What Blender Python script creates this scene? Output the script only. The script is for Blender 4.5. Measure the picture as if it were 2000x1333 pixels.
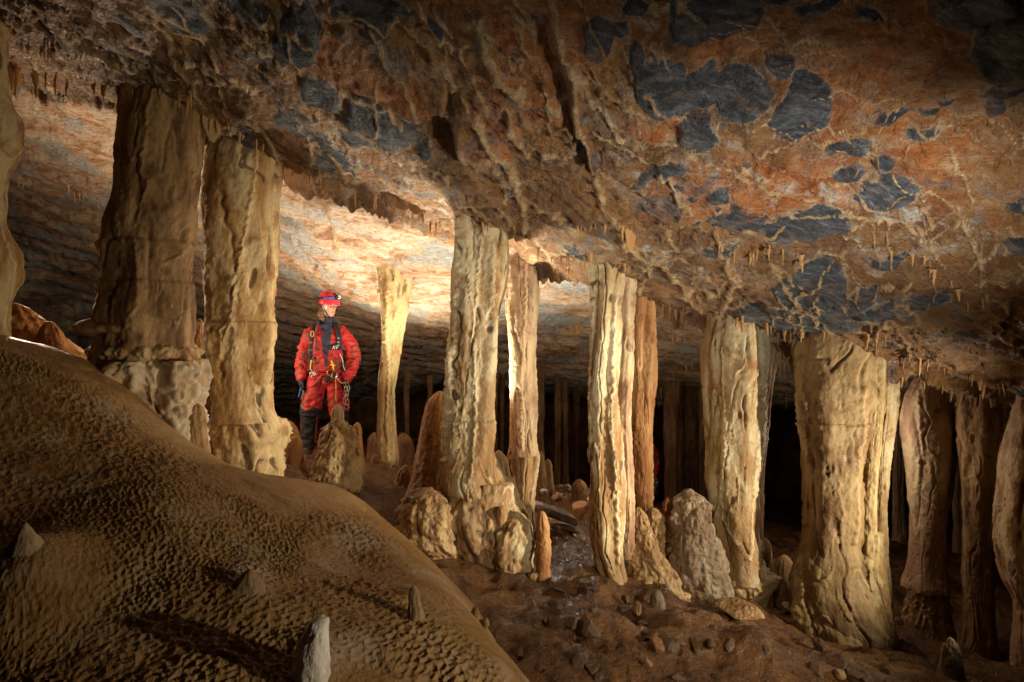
import bpy, math, random
import numpy as np
from mathutils import Vector
R = math.radians
S = bpy.context.scene
for o in list(bpy.data.objects): bpy.data.objects.remove(o)
C = S.collection
F = 1111.0                                   # focal length in photograph pixels
# ---------------------------------------------------------------- camera
cd = bpy.data.cameras.new('camera'); cam = bpy.data.objects.new('camera', cd); C.objects.link(cam)
cd.sensor_width = 36; cd.lens = 20; cd.clip_start = .05; cd.clip_end = 200
cam.location = (0, 0, 0); cam.rotation_euler = (R(90), 0, 0); S.camera = cam
# ---------------------------------------------------------------- world: a cave, almost no ambient light
w = bpy.data.worlds.new('World'); S.world = w; w.use_nodes = True
w.node_tree.nodes['Background'].inputs[0].default_value = (.8, .7, .6, 1)
w.node_tree.nodes['Background'].inputs[1].default_value = .0015
S.view_settings.view_transform = 'Standard'; S.view_settings.look = 'None'
S.view_settings.exposure = 0.0; S.view_settings.gamma = 1
S.render.engine = 'CYCLES'
S.cycles.max_bounces = 5; S.cycles.diffuse_bounces = 2; S.cycles.glossy_bounces = 2
# ---------------------------------------------------------------- flash lamps carried into the cave, and a few added fill spots
def lamp(name, loc, power, col, size=.05, target=None, angle=None, blend=.6):
    l = bpy.data.lights.new(name, 'SPOT' if target else 'POINT')
    l.energy = power; l.color = col; l.shadow_soft_size = size
    o = bpy.data.objects.new(name, l); C.objects.link(o); o.location = loc
    if target:
        l.spot_size = R(angle); l.spot_blend = blend
        o.rotation_euler = (Vector(target)-Vector(loc)).to_track_quat('-Z', 'Y').to_euler()
    return o
lamp('flash_floor', (2.1, 1.35, -.72), 185, (1, .84, .60), .03, (-.9, 3.4, -1.5), 120, .6)
lamp('flash_columns', (3.6, 2.85, -1.0), 430, (1, .86, .64), .03, (1.45, 4.45, -.85), 92, 1)
lamp('fill_middle_columns', (3.6, 2.85, -.9), 620, (1, .86, .64), .03, (-.9, 4.65, -.6), 38, .7)  # added fill spot: lifts the middle columns where the columns flash falls off
lamp('flash_roof', (1.5, 1.2, -.6), 250, (1, .93, .84), .05, (1.1, 3.0, .62), 84, 1)
lamp('flash_roof_near', (.2, 1.0, -.5), 18, (1, .93, .85), .06, (.1, 2.4, 1.0), 120, 1)
lamp('flash_behind_middle', (-.50, 4.95, -.8), 540, (1, .88, .68), .04, (-.66, 5.35, 1.2), 142, .8)
lamp('fill_cream_column', (-.9, 4.95, .1), 34, (1, .90, .72), .04, (-2.1, 4.4, .1), 95, .6)  # added fill spot: brightens the right half of the cream column
lamp('flash_person', (-.85, 4.6, .1), 8, (1, .95, .88), .05, (-1.95, 5.95, -.45), 40, .7)
lamp('flash_person_left', (-3.1, 5.3, .1), 17, (1, .95, .9), .05, (-1.95, 5.95, -.35), 60, .7)
lamp('flash_behind_left', (-2.7, 5.1, -.15), 55, (1, .72, .45), .04)
lamp('flash_far_left', (-4.6, 5.6, .55), 170, (1, .74, .50), .04)
lamp('fill_behind_wide', (-1.9, 6.7, -.7), 330, (1, .84, .62), .04, (-1.7, 6.6, 1.0), 140, .8)  # added fill spot: spreads the warm glow across the back roof
lamp('flash_hall', (1.5, 6.4, -1.1), 22, (1, .76, .5), .05)
lamp('flash_blocks', (.25, 5.9, -.9), 18, (1, .92, .8), .04, (.35, 5.3, -1.6), 90, .6)
lamp('flash_far_hall', (1.2, 9.3, -1.9), 5, (1, .6, .35), .05)
lamp('flash_right', (2.80, 4.85, -.8), 15, (1, .85, .68), .04)

# ================================================================ helpers
def P(px, py, Y): return ((px-1000)/F*Y, Y, (666.5-py)/F*Y)
rng = np.random.default_rng(7)
_perm = rng.permutation(256).astype(np.int32)
_g = rng.normal(size=(256, 3)); _g /= np.linalg.norm(_g, axis=1)[:, None]
_g = _g.astype(np.float32)
def noise(x, y, z=0.):
    x, y, z = np.broadcast_arrays(np.asarray(x, np.float32), np.asarray(y, np.float32), np.asarray(z, np.float32))
    xi = np.floor(x).astype(np.int32); yi = np.floor(y).astype(np.int32); zi = np.floor(z).astype(np.int32)
    fx = x-xi; fy = y-yi; fz = z-zi
    u = fx*fx*fx*(fx*(fx*6-15)+10); v = fy*fy*fy*(fy*(fy*6-15)+10); w_ = fz*fz*fz*(fz*(fz*6-15)+10)
    out = 0
    for a in (0, 1):
        wa = u if a else 1-u
        pa = _perm[(xi+a) & 255]
        for b in (0, 1):
            wb = v if b else 1-v
            pb = _perm[(pa+yi+b) & 255]
            for c in (0, 1):
                wc = w_ if c else 1-w_
                g = _g[_perm[(pb+zi+c) & 255]]
                out = out + wa*wb*wc*(g[..., 0]*(fx-a)+g[..., 1]*(fy-b)+g[..., 2]*(fz-c))
    return out*1.6
def fbm(x, y, z=0., o=4, lac=2.1, gain=.5):
    s = 0; a = 1.
    for i in range(o):
        s = s+a*noise(x+i*17.3, y+i*5.1, z+i*9.7); x = x*lac; y = y*lac; z = z*lac; a *= gain
    return s
def ridged(x, y, z=0., o=3):
    s = 0; a = 1.
    for i in range(o):
        s = s+a*(1-2*np.abs(noise(x+i*7.3, y+i*3.1, z+i*4.7))); x = x*2.1; y = y*2.1; z = z*2.1; a *= .5
    return s
def cells(x, y, seed=0, k=1):
    """F1 and F2-F1 of a jittered 2D grid"""
    xi = np.floor(x).astype(np.int32); yi = np.floor(y).astype(np.int32)
    d1 = np.full(x.shape, 9., np.float32); d2 = d1.copy()
    for a in (-1, 0, 1):
        for b in (-1, 0, 1):
            h = _perm[(_perm[(xi+a+seed) & 255]+yi+b) & 255]
            px = xi+a+.5+.8*(_g[h, 0]*.6); py = yi+b+.5+.8*(_g[h, 1]*.6)
            d = np.hypot(x-px, y-py)
            d2 = np.minimum(d2, np.maximum(d, d1)); d1 = np.minimum(d1, d)
    return d1, d2-d1
def sstep(a, b, x):
    t = np.clip((x-a)/(b-a), 0, 1); return t*t*(3-2*t)
class TPS:
    def __init__(s, pts, smooth=0.):
        p = np.array(pts, float); s.c = p[:, :2]; n = len(p)
        K = s.U(np.linalg.norm(s.c[:, None]-s.c[None], axis=2))+np.eye(n)*smooth
        A = np.zeros((n+3, n+3)); A[:n, :n] = K; A[:n, n] = 1; A[:n, n+1:] = s.c; A[n, :n] = 1; A[n+1:, :n] = s.c.T
        s.w = np.linalg.solve(A, np.r_[p[:, 2], 0, 0, 0])
    def U(s, r): return np.where(r > 1e-9, r*r*np.log(np.maximum(r, 1e-9)), 0)
    def __call__(s, x, y):
        x = np.asarray(x, float); y = np.asarray(y, float); n = len(s.c)
        z = s.w[n]+s.w[n+1]*x+s.w[n+2]*y
        for i in range(n): z = z+s.w[i]*s.U(np.hypot(x-s.c[i, 0], y-s.c[i, 1]))
        return z

def link(name, me, parent=None, mat=None):
    o = bpy.data.objects.new(name, me); C.objects.link(o)
    if parent: o.parent = parent
    if mat and not me.materials: me.materials.append(mat)
    return o
def np_mesh(name, V, Q, attrs=None, smooth=True):
    """V (n,3), Q (m,k) faces with k = 3 or 4"""
    me = bpy.data.meshes.new(name); V = np.ascontiguousarray(V, np.float32); Q = np.ascontiguousarray(Q, np.int32)
    m, k = Q.shape
    me.vertices.add(len(V)); me.vertices.foreach_set('co', V.ravel())
    me.loops.add(m*k); me.loops.foreach_set('vertex_index', Q.ravel())
    me.polygons.add(m); me.polygons.foreach_set('loop_start', np.arange(m, dtype=np.int32)*k)
    me.update(calc_edges=True)
    me.polygons.foreach_set('use_smooth', np.full(m, smooth, bool))
    for n_, a in (attrs or {}).items():
        at = me.attributes.new(n_, 'FLOAT', 'POINT'); at.data.foreach_set('value', np.ascontiguousarray(a, np.float32).ravel())
    me.validate(); return me
def grid_faces(nr, nc, wrap=False, flip=False):
    i = np.arange(nr-1)[:, None]*nc; j = np.arange(nc if wrap else nc-1)[None]
    j2 = (j+1) % nc
    q = np.stack([i+j, i+j2, i+nc+j2, i+nc+j], -1).reshape(-1, 4)
    return q[:, ::-1] if flip else q
def tag(o, label=None, cat=None, group=None, kind=None):
    if label: o['label'] = label
    if cat: o['category'] = cat
    if group: o['group'] = group
    if kind: o['kind'] = kind
    return o
def empty(name, loc, label, cat, group=None):
    o = bpy.data.objects.new(name, None); C.objects.link(o); o.location = loc; o.empty_display_size = .1
    return tag(o, label, cat, group, 'thing')
def shift(o, loc):
    """puts an object's origin at loc, the mesh staying where it is"""
    me = o.data; n = len(me.vertices); a = np.empty(n*3, np.float32); me.vertices.foreach_get('co', a)
    a = a.reshape(-1, 3)-np.array(loc, np.float32); me.vertices.foreach_set('co', a.ravel()); me.update(); o.location = loc
    return o

# ================================================================ materials
class NT:
    def __init__(s, name):
        s.m = bpy.data.materials.new(name); s.m.use_nodes = True; s.t = s.m.node_tree
        s.b = s.t.nodes['Principled BSDF']; s.tc = s.n('ShaderNodeTexCoord')
    def n(s, typ, **kw):
        nd = s.t.nodes.new(typ)
        for k, v in kw.items(): setattr(nd, k, v)
        return nd
    def l(s, a, b): s.t.links.new(a, b)
    def sock(s, nd, i, v):
        if v is None: return
        if hasattr(v, 'is_linked') or hasattr(v, 'links'): s.l(v, nd.inputs[i])
        else: nd.inputs[i].default_value = v
    def map(s, scale=(1, 1, 1), rot=(0, 0, 0), loc=(0, 0, 0), src=None):
        m = s.n('ShaderNodeMapping'); s.l(src or s.tc.outputs['Object'], m.inputs[0])
        m.inputs['Scale'].default_value = scale; m.inputs['Rotation'].default_value = rot; m.inputs['Location'].default_value = loc
        return m.outputs[0]
    def noise(s, sc, vec, det=4, rough=.55, dist=0.):
        n = s.n('ShaderNodeTexNoise'); s.l(vec, n.inputs['Vector']); n.inputs['Scale'].default_value = sc
        n.inputs['Detail'].default_value = det; n.inputs['Roughness'].default_value = rough; n.inputs['Distortion'].default_value = dist
        return n.outputs[0]
    def vor(s, sc, vec, feat='F1', rnd=1.):
        n = s.n('ShaderNodeTexVoronoi', feature=feat); s.l(vec, n.inputs['Vector']); n.inputs['Scale'].default_value = sc
        n.inputs['Randomness'].default_value = rnd
        return n.outputs[0]
    def ramp(s, f, stops):
        r = s.n('ShaderNodeValToRGB'); s.l(f, r.inputs[0]); e = r.color_ramp.elements
        while len(e) < len(stops): e.new(.5)
        for el, (p, c) in zip(e, stops):
            el.position = p; el.color = (c, c, c, 1) if isinstance(c, (int, float)) else (*c, 1)
        return r.outputs[0]
    def mix(s, f, a, b, mode='MIX'):
        m = s.n('ShaderNodeMix', data_type='RGBA', blend_type=mode)
        s.sock(m, 0, f); s.sock(m, 6, a if not isinstance(a, tuple) else (*a, 1)); s.sock(m, 7, b if not isinstance(b, tuple) else (*b, 1))
        return m.outputs[2]
    def math(s, op, a, b=0., clamp=False):
        m = s.n('ShaderNodeMath', operation=op, use_clamp=clamp); s.sock(m, 0, a); s.sock(m, 1, b); return m.outputs[0]
    def attr(s, name): return s.n('ShaderNodeAttribute', attribute_name=name).outputs['Fac']
    def bump(s, h, dist, strength=1., prev=None):
        b = s.n('ShaderNodeBump'); b.inputs['Strength'].default_value = strength; b.inputs['Distance'].default_value = dist
        s.l(h, b.inputs['Height'])
        if prev: s.l(prev, b.inputs['Normal'])
        return b.outputs[0]
    def out(s, col, rough=.6, nrm=None, spec=.5, coat=0., coat_r=.2, metal=0.):
        s.sock(s.b, 'Base Color', (*col, 1) if isinstance(col, tuple) else col); s.sock(s.b, 'Roughness', rough)
        s.b.inputs['Specular IOR Level'].default_value = spec; s.sock(s.b, 'Coat Weight', coat); s.b.inputs['Coat Roughness'].default_value = coat_r
        s.b.inputs['Metallic'].default_value = metal
        if nrm: s.l(nrm, s.b.inputs['Normal'])
        return s.m

def ceiling_mat():
    s = NT('cave_roof_rock'); v = s.tc.outputs['Object']
    back = s.attr('back'); clast = s.attr('clast'); rib = s.attr('rib'); orange = s.attr('orange'); pale = s.attr('pale')
    n1 = s.noise(2.2, v, 6, .6, .4); n2 = s.noise(9, v, 6, .65, .3); n3 = s.noise(40, v, 4, .7); n4 = s.noise(5.2, v, 5, .6, .6)
    base = s.ramp(n1, [(.3, (.08, .034, .012)), (.46, (.19, .082, .024)), (.58, (.30, .14, .042)), (.72, (.25, .14, .06))])
    base = s.mix(s.ramp(n2, [(.42, 0.), (.62, .6)]), base, (.33, .19, .07))
    base = s.mix(s.ramp(s.noise(3.1, s.map((1, 1, 1), loc=(3, 7, 1)), 6, .7, .8), [(.54, 0.), (.66, .7)]), base, (.24, .075, .025))
    om = s.math('MULTIPLY', orange, s.ramp(n4, [(.34, .15), (.54, .95)]))
    base = s.mix(om, base, s.ramp(n2, [(.35, (.24, .062, .012)), (.5, (.40, .135, .03)), (.68, (.42, .22, .09))]))
    # white calcite film and thin veins
    film = s.math('MULTIPLY', s.ramp(s.noise(7, v, 8, .75, .5), [(.50, 0.), (.66, 1.)]), s.math('ADD', s.math('MULTIPLY', pale, 1.2), .28), True)
    gz = s.ramp(s.noise(1.9, s.map((1, 1, 1), loc=(8, 3, 2)), 7, .7, .7), [(.56, 0.), (.64, .8)]); base = s.mix(gz, base, s.ramp(n2, [(.35, (.05, .058, .066)), (.62, (.20, .22, .235))]))
    base = s.mix(film, base, (.47, .42, .34))
    # dark grey cobbles set in the conglomerate
    cl = s.math('ADD', clast, s.math('MULTIPLY', s.math('SUBTRACT', s.noise(14, v, 4, .6), .5), .9))
    cm = s.math('MULTIPLY', s.ramp(cl, [(.47, 0.), (.58, 1.)]), s.ramp(s.noise(6.5, v, 7, .75, .6), [(.30, .25), (.45, 1.)])); rim = s.ramp(cl, [(.34, 0.), (.46, .75), (.50, .75), (.56, 0.)])
    gcol = s.ramp(s.noise(11, s.map((1, 2.2, 1), rot=(0, 0, .5)), 7, .7, .6), [(.3, (.016, .018, .021)), (.47, (.042, .048, .055)), (.60, (.105, .12, .135)), (.72, (.28, .30, .31))])
    base = s.mix(s.math('MULTIPLY', rim, s.ramp(n2, [(.38, .0), (.55, 1.)])), base, (.42, .33, .22))
    base = s.mix(cm, base, gcol)
    rb = s.math('ADD', rib, s.math('MULTIPLY', s.math('SUBTRACT', n3, .5), .5))
    base = s.mix(s.ramp(rb, [(.4, 0.), (.8, .9)]), base, s.ramp(n2, [(.35, (.30, .16, .055)), (.6, (.50, .34, .17))]))
    # behind the lip: banded, striped strata
    vb = s.map((1.6, 9, 9), rot=(0, 0, -.12))
    b1 = s.noise(1.6, vb, 7, .65, .5); b2 = s.noise(6, vb, 6, .7, .4); b3 = s.noise(1.0, s.map((1, 2.3, 1), loc=(5, 2, 0)), 4, .5)
    bcol = s.ramp(b1, [(.30, (.15, .07, .03)), (.40, (.34, .18, .09)), (.48, (.46, .32, .20)), (.58, (.50, .43, .34)), (.72, (.36, .37, .36))])
    bcol = s.mix(s.ramp(b2, [(.53, 0.), (.66, .7)]), bcol, (.38, .14, .045))
    bcol = s.mix(s.ramp(b3, [(.50, 0.), (.57, .85)]), bcol, s.ramp(b2, [(.35, (.16, .18, .19)), (.6, (.42, .43, .40))]))
    base = s.mix(back, base, bcol)
    base = s.mix(s.ramp(rb, [(.4, 0.), (.8, .9)]), base, s.ramp(n2, [(.35, (.34, .19, .07)), (.6, (.56, .40, .22))]))
    h = s.math('ADD', s.math('MULTIPLY', n2, 1.), s.math('MULTIPLY', n3, .35))
    h = s.math('ADD', h, s.math('MULTIPLY', s.noise(120, v, 3, .6), .1))
    h = s.math('ADD', h, s.math('MULTIPLY', b2, .8))
    nr = s.bump(h, .055, 1.)
    return s.out(base, s.ramp(n2, [(.35, .36), (.6, .7)]), nr, .5)
def flow_mat(name, a, b, c, stretch=.25, wet=.25, dark=(.09, .045, .02), sc=5., bumpd=.012, pop=.0, bands=.6):
    """calcite: a pale, b mid, c tint; streaks run down the thing"""
    s = NT(name); v = s.map((1, 1, stretch)); vo = s.tc.outputs['Object']
    n1 = s.noise(sc, v, 6, .6, .5); n2 = s.noise(sc*4, v, 6, .65, .3); n3 = s.noise(sc*1.2, vo, 5, .6, .6); n4 = s.noise(70, vo, 4, .65)
    col = s.ramp(n1, [(.34, c), (.44, b), (.53, a), (.66, a), (.74, b)])
    col = s.mix(s.ramp(n2, [(.5, 0.), (.72, .55)]), col, a)
    col = s.mix(s.ramp(n3, [(.52, 0.), (.66, .75)]), col, c)
    n5 = s.noise(2.6, s.map((1, 1, .45), loc=(3, 1, 7)), 5, .6, .7); col = s.mix(s.ramp(n5, [(.50, 0.), (.60, .8)]), col, tuple((p*.35+q*.65) for p, q in zip(b, c)))
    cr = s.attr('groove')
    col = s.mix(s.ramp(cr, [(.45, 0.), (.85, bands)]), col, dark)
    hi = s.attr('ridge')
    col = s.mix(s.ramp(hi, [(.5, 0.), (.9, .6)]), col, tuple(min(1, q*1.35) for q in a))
    h = s.math('ADD', s.math('MULTIPLY', n2, .7), s.math('MULTIPLY', s.noise(28, vo, 5, .6, .4), .8))
    h = s.math('ADD', h, s.math('MULTIPLY', n4, .22))
    if pop:
        h = s.math('ADD', h, s.math('MULTIPLY', s.vor(34, vo, 'SMOOTH_F1'), -pop))
    nr = s.bump(h, bumpd, .9)
    return s.out(col, s.ramp(s.noise(6, vo, 4, .6), [(.35, .72-.3*wet), (.6, .85-.25*wet)]), nr, .35, s.ramp(s.noise(9, vo, 5, .7), [(.52, 0.), (.68, wet*.6)]), .25)
def mound_mat():
    s = NT('scalloped_mud_brown_flowstone'); v = s.tc.outputs['Object']
    n1 = s.noise(1.7, v, 5, .6, .5); n2 = s.noise(12, v, 5, .65); n3 = s.noise(60, v, 4, .7)
    col = s.ramp(n1, [(.32, (.13, .054, .013)), (.46, (.20, .10, .029)), (.6, (.25, .15, .052)), (.72, (.30, .20, .10))])
    col = s.mix(s.ramp(n2, [(.45, 0.), (.7, .6)]), col, (.33, .19, .075))
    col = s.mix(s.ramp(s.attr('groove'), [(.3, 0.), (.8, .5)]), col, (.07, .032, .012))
    n6 = s.noise(1.1, s.map((1, 1, 1), loc=(4, 9, 2)), 6, .65, .9); col = s.mix(s.ramp(n6, [(.54, 0.), (.66, .45)]), col, (.27, .11, .025)); col = s.mix(s.ramp(s.noise(2.1, s.map((1, 1, 1), loc=(14, 1, 2)), 6, .7, .6), [(.54, 0.), (.64, .65)]), col, (.30, .23, .15)); col = s.mix(s.ramp(s.noise(150, v, 2, .5), [(.70, 0.), (.74, .7)]), col, (.5, .42, .33))
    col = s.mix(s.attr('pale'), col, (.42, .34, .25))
    h = s.math('ADD', n3, s.math('MULTIPLY', n2, 1.2))
    return s.out(col, s.ramp(n2, [(.35, .4), (.65, .65)]), s.bump(h, .008, .8), .45)
def floor_mat():
    s = NT('wet_brown_cave_floor'); v = s.tc.outputs['Object']
    n1 = s.noise(2.3, v, 6, .65, .7); n2 = s.noise(13, v, 6, .7, .3); n3 = s.noise(55, v, 4, .7)
    col = s.ramp(n1, [(.32, (.035, .012, .004)), (.46, (.09, .034, .008)), (.6, (.155, .068, .017)), (.74, (.22, .115, .038))])
    col = s.mix(s.ramp(n2, [(.5, 0.), (.7, .6)]), col, (.17, .09, .035))
    h = s.math('ADD', s.math('MULTIPLY', n3, .4), n2)
    wet = s.ramp(s.noise(5, v, 6, .7), [(.50, 0.), (.62, .5)])
    n7 = s.noise(24, v, 5, .7, .5); h = s.math('ADD', h, s.math('MULTIPLY', n7, .7)); col = s.mix(s.ramp(n7, [(.56, 0.), (.70, .7)]), col, (.24, .12, .045))
    return s.out(col, s.ramp(n3, [(.40, .12), (.56, .5)]), s.bump(h, .035, 1.), .5, s.math('MULTIPLY', wet, .55), .3)
def plain(name, col, rough=.6, spec=.5, metal=0., bump=0., bs=90, var=0.):
    s = NT(name); v = s.tc.outputs['Object']; nr = None; c = col
    nn = s.noise(bs, v, 4, .6)
    if bump: nr = s.bump(nn, bump, .8)
    if var: c = s.mix(s.ramp(s.noise(14, v, 4, .6), [(.4, 0.), (.7, 1.)]), col, tuple(q*(1-var) for q in col))
    return s.out(c, rough, nr, spec, metal=metal)
M_CEIL = ceiling_mat(); M_MOUND = mound_mat(); M_FLOOR = floor_mat()
M = dict(
 cream=flow_mat('cream_calcite', (.56, .42, .22), (.42, .25, .09), (.25, .105, .03), wet=.3, bands=.85),
 grey=flow_mat('grey_cream_calcite', (.50, .42, .26), (.37, .25, .11), (.21, .09, .028), wet=.3, bands=.85),
 brown=flow_mat('brown_calcite', (.29, .175, .075), (.18, .095, .035), (.09, .038, .014), wet=.2, bands=.7),
 orange=flow_mat('orange_calcite', (.42, .23, .09), (.32, .145, .045), (.22, .08, .02), wet=.5, bands=.5),
 yellow=flow_mat('yellow_calcite', (.35, .27, .13), (.26, .17, .065), (.17, .085, .025), wet=.3, bands=.7, pop=.4),
 pink=flow_mat('pinkish_calcite', (.46, .34, .20), (.33, .21, .12), (.22, .105, .06), wet=.2, bands=.7),
 tan=flow_mat('tan_knobbly_calcite', (.42, .30, .15), (.30, .18, .075), (.18, .085, .03), wet=.6, bands=.9, pop=1.1, bumpd=.02),
 white=flow_mat('white_calcite', (.46, .38, .26), (.34, .23, .11), (.30, .16, .06), wet=.3),
 rust=flow_mat('rust_brown_calcite', (.34, .19, .09), (.24, .11, .045), (.13, .05, .02), wet=.35, pop=.8, stretch=.8),
 greycone=flow_mat('grey_knobbly_calcite', (.29, .24, .17), (.20, .14, .08), (.12, .065, .03), wet=.55, pop=1.1, bumpd=.02, stretch=.7),
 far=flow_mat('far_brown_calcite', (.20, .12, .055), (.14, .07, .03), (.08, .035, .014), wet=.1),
 tip=flow_mat('stalactite_calcite', (.52, .36, .18), (.44, .25, .09), (.32, .15, .045), wet=.5, sc=14),
 stone=flow_mat('grey_brown_stone', (.26, .20, .14), (.17, .12, .08), (.10, .06, .035), wet=.5, stretch=1, bands=0.),
 ochre=flow_mat('ochre_grey_calcite', (.27, .185, .085), (.19, .115, .043), (.10, .046, .015), wet=.25, bands=.8),
 dark=flow_mat('dark_wet_stone', (.15, .09, .045), (.09, .05, .022), (.05, .025, .012), wet=.9, stretch=1, bands=0.),
 stub=flow_mat('dull_beige_calcite', (.34, .24, .14), (.25, .155, .075), (.16, .085, .032), wet=.2, stretch=1, bands=.3),
 pale=flow_mat('pale_broken_calcite', (.62, .60, .56), (.50, .46, .40), (.34, .26, .18), wet=.1, stretch=1, bands=0.),
)

# ================================================================ cave surfaces (height fields in metres, camera at the origin)
def front_z(x, y): return 1.3-.34*x-.1*y
LIP = np.array([(-1200, -60), (-400, 60), (-40, 122), (60, 150), (240, 178), (400, 240), (550, 330), (620, 352), (740, 382), (800, 408), (880, 448), (1010, 500), (1150, 512),
                (1270, 596), (1390, 618), (1530, 655), (1760, 696), (1900, 735), (2000, 775), (2300, 860), (3400, 1150)], float)
_lt = (LIP[:, 0]-1000)/F; _lz = (666.5-LIP[:, 1])/F
_lY = 1.3/(.34*_lt+.1+_lz)
def lipY(t): return np.interp(t, _lt, _lY)
bp = []
for t in (-1.6, -1.1, -.75, -.45, -.2, .05, .3, .55, .8, 1.1, 1.7):
    y = float(lipY(t))+.22; bp.append((t*y, y, front_z(t*y, y)+.20))
for a in [(772, 556, 6.4), (1080, 742, 11.7), (1340, 790, 12), (640, 700, 12), (100, 560, 12), (-500, 400, 12), (1700, 790, 12), (2100, 830, 12), (1080, 620, 7.2), (1340, 650, 7.0),
          (400, 400, 6.8), (1000, 760, 19), (-600, 500, 19), (2300, 850, 19), (1800, 770, 7.0), (2300, 800, 7)]:
    bp.append(P(*a))
BACK = TPS(bp, .02)
fp = [P(*a) for a in [(470, 905, 4.4), (600, 888, 5.95), (757, 918, 6.3), (845, 962, 5.3), (950, 1098, 4.4), (1190, 1135, 4.2), (1440, 1185, 4.6), (1650, 1262, 4.3), (1820, 1245, 4.8), (1900, 1290, 4.5),
      (1050, 1098, 4.5), (1000, 935, 11.7), (1340, 1000, 12), (700, 890, 9), (100, 735, 4.9), (0, 680, 8), (1300, 1345, 2.9), (1700, 1345, 3.2), (2000, 1345, 3.6), (1000, 1345, 2.75), (2300, 1250, 5),
      (1100, 960, 8), (1800, 1050, 12), (0, 700, 13), (2400, 1100, 12), (1000, 900, 19), (-500, 720, 19), (2600, 1050, 19)]]
fp += [(.3, .8, -1.75), (2.2, .9, -2.05), (-2, .8, -1.5), (4.5, 2, -2.6), (-4, 3, -.8), (-6, 6, -.2)]
FLOOR = TPS(fp, .01)
mp = [P(*a) for a in [(-300, 560, 3.4), (0, 668, 3.6), (100, 694, 3.7), (240, 748, 3.7), (400, 890, 3.7), (560, 950, 3.9), (690, 968, 3.9), (775, 1040, 3.55), (850, 1115, 3.2), (905, 1185, 2.8), (960, 1262, 2.45), (1005, 1333, 2.2),
      (0, 1333, 1.8), (300, 1333, 1.8), (600, 1333, 1.9), (850, 1333, 2.05), (0, 1000, 2.4), (300, 1000, 2.5), (500, 1060, 2.7), (700, 1110, 2.85), (200, 850, 3.0)]]
mp += [(.25, 2.0, -1.75), (.05, 2.9, -1.75), (-.1, 3.5, -1.8), (-.6, 4.15, -1.75), (-1.3, 4.35, -1.35), (-2.3, 4.3, -1.1), (-3.3, 4.35, -.75), (-1.6, .8, -1.3), (0, 1.0, -1.7), (-3.2, 1.5, -.75), (-5, 3, .3), (-5, 4.5, -.2)]
MOUND = TPS(mp, .005)

def rot_ell(px, py, cx, cy, rx, ry, a):
    a = R(a); dx = px-cx; dy = py-cy
    u = (dx*math.cos(a)+dy*math.sin(a))/rx; v = (-dx*math.sin(a)+dy*math.cos(a))/ry
    return np.hypot(u, v)
CLASTS = [(620,165,42,27,15),(577,66,46,52,30),(712,200,46,30,12),(478,18,44,24,25),(345,28,95,26,38),(695,22,66,40,10),(742,55,30,42,50),(1172,80,38,44,20),(1395,52,108,58,-8),
 (1290,170,58,56,20),(1360,190,62,34,10),(1445,200,60,44,14),(1570,238,76,58,10),(1522,156,30,27,0),(1362,256,40,36,20),(1812,250,30,16,-12),(1905,28,95,42,-12),(1968,112,62,84,24),
 (1405,373,23,17,-5),(1327,351,13,8,0),(1352,372,14,8,0),(1330,370,10,7,0),(1735,388,68,26,4),(1570,440,86,28,0),(1440,420,64,20,8),(1655,303,56,15,-8),(1672,322,28,10,5),(1725,258,46,11,-10),
 (1800,296,40,9,0),(1590,538,76,46,-8),(1815,575,44,14,0),(1985,432,26,11,-5),(655,275,60,17,48),(560,225,34,16,35),(935,432,34,15,22),(1600,600,150,34,-6),(1112,6,32,10,0),(1012,123,14,9,35),
 (590,205,26,14,10),(1730,345,22,14,0),(1660,358,30,12,-6),(760,225,60,22,18),(1990,490,30,16,0),(1240,6,24,20,0),(1470,8,90,16,0),(830,262,26,12,60),(1950,250,22,30,0),(250,40,50,10,35),(1960,205,50,10,-15),
 (1130,470,40,10,5),(1290,330,60,16,-20),(1735,505,40,10,-8),(1880,640,60,9,3),(780,20,30,14,30),(640,300,40,12,40),(700,250,40,12,25),(1250,120,16,60,8),(1215,60,14,20,0),(150,60,60,9,32),(480,250,30,12,40),(1150,300,26,12,0),(1690,560,50,10,-6),(1480,590,60,14,-4),(1600,30,60,18,-6),(1700,60,30,12,0),(1850,210,26,10,-10),(1400,470,40,9,0),(850,60,26,12,60),(1035,50,16,10,20)]
ORANGE = [(1480,370,230,62,4),(1060,130,110,110,30),(1300,235,90,34,-5),(1760,110,170,80,-28),(700,135,150,40,30),(1640,200,90,120,10),(560,330,40,26,30),(1440,120,120,36,-10),(960,250,60,70,0),(1850,300,130,80,0)]
PALE = [(1560,390,110,50,20),(1320,310,140,70,-15),(1250,90,50,110,10),(900,400,180,50,40),(1700,440,260,60,6),(1250,470,200,40,15),(700,300,150,30,45),(250,90,160,24,35)]
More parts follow.
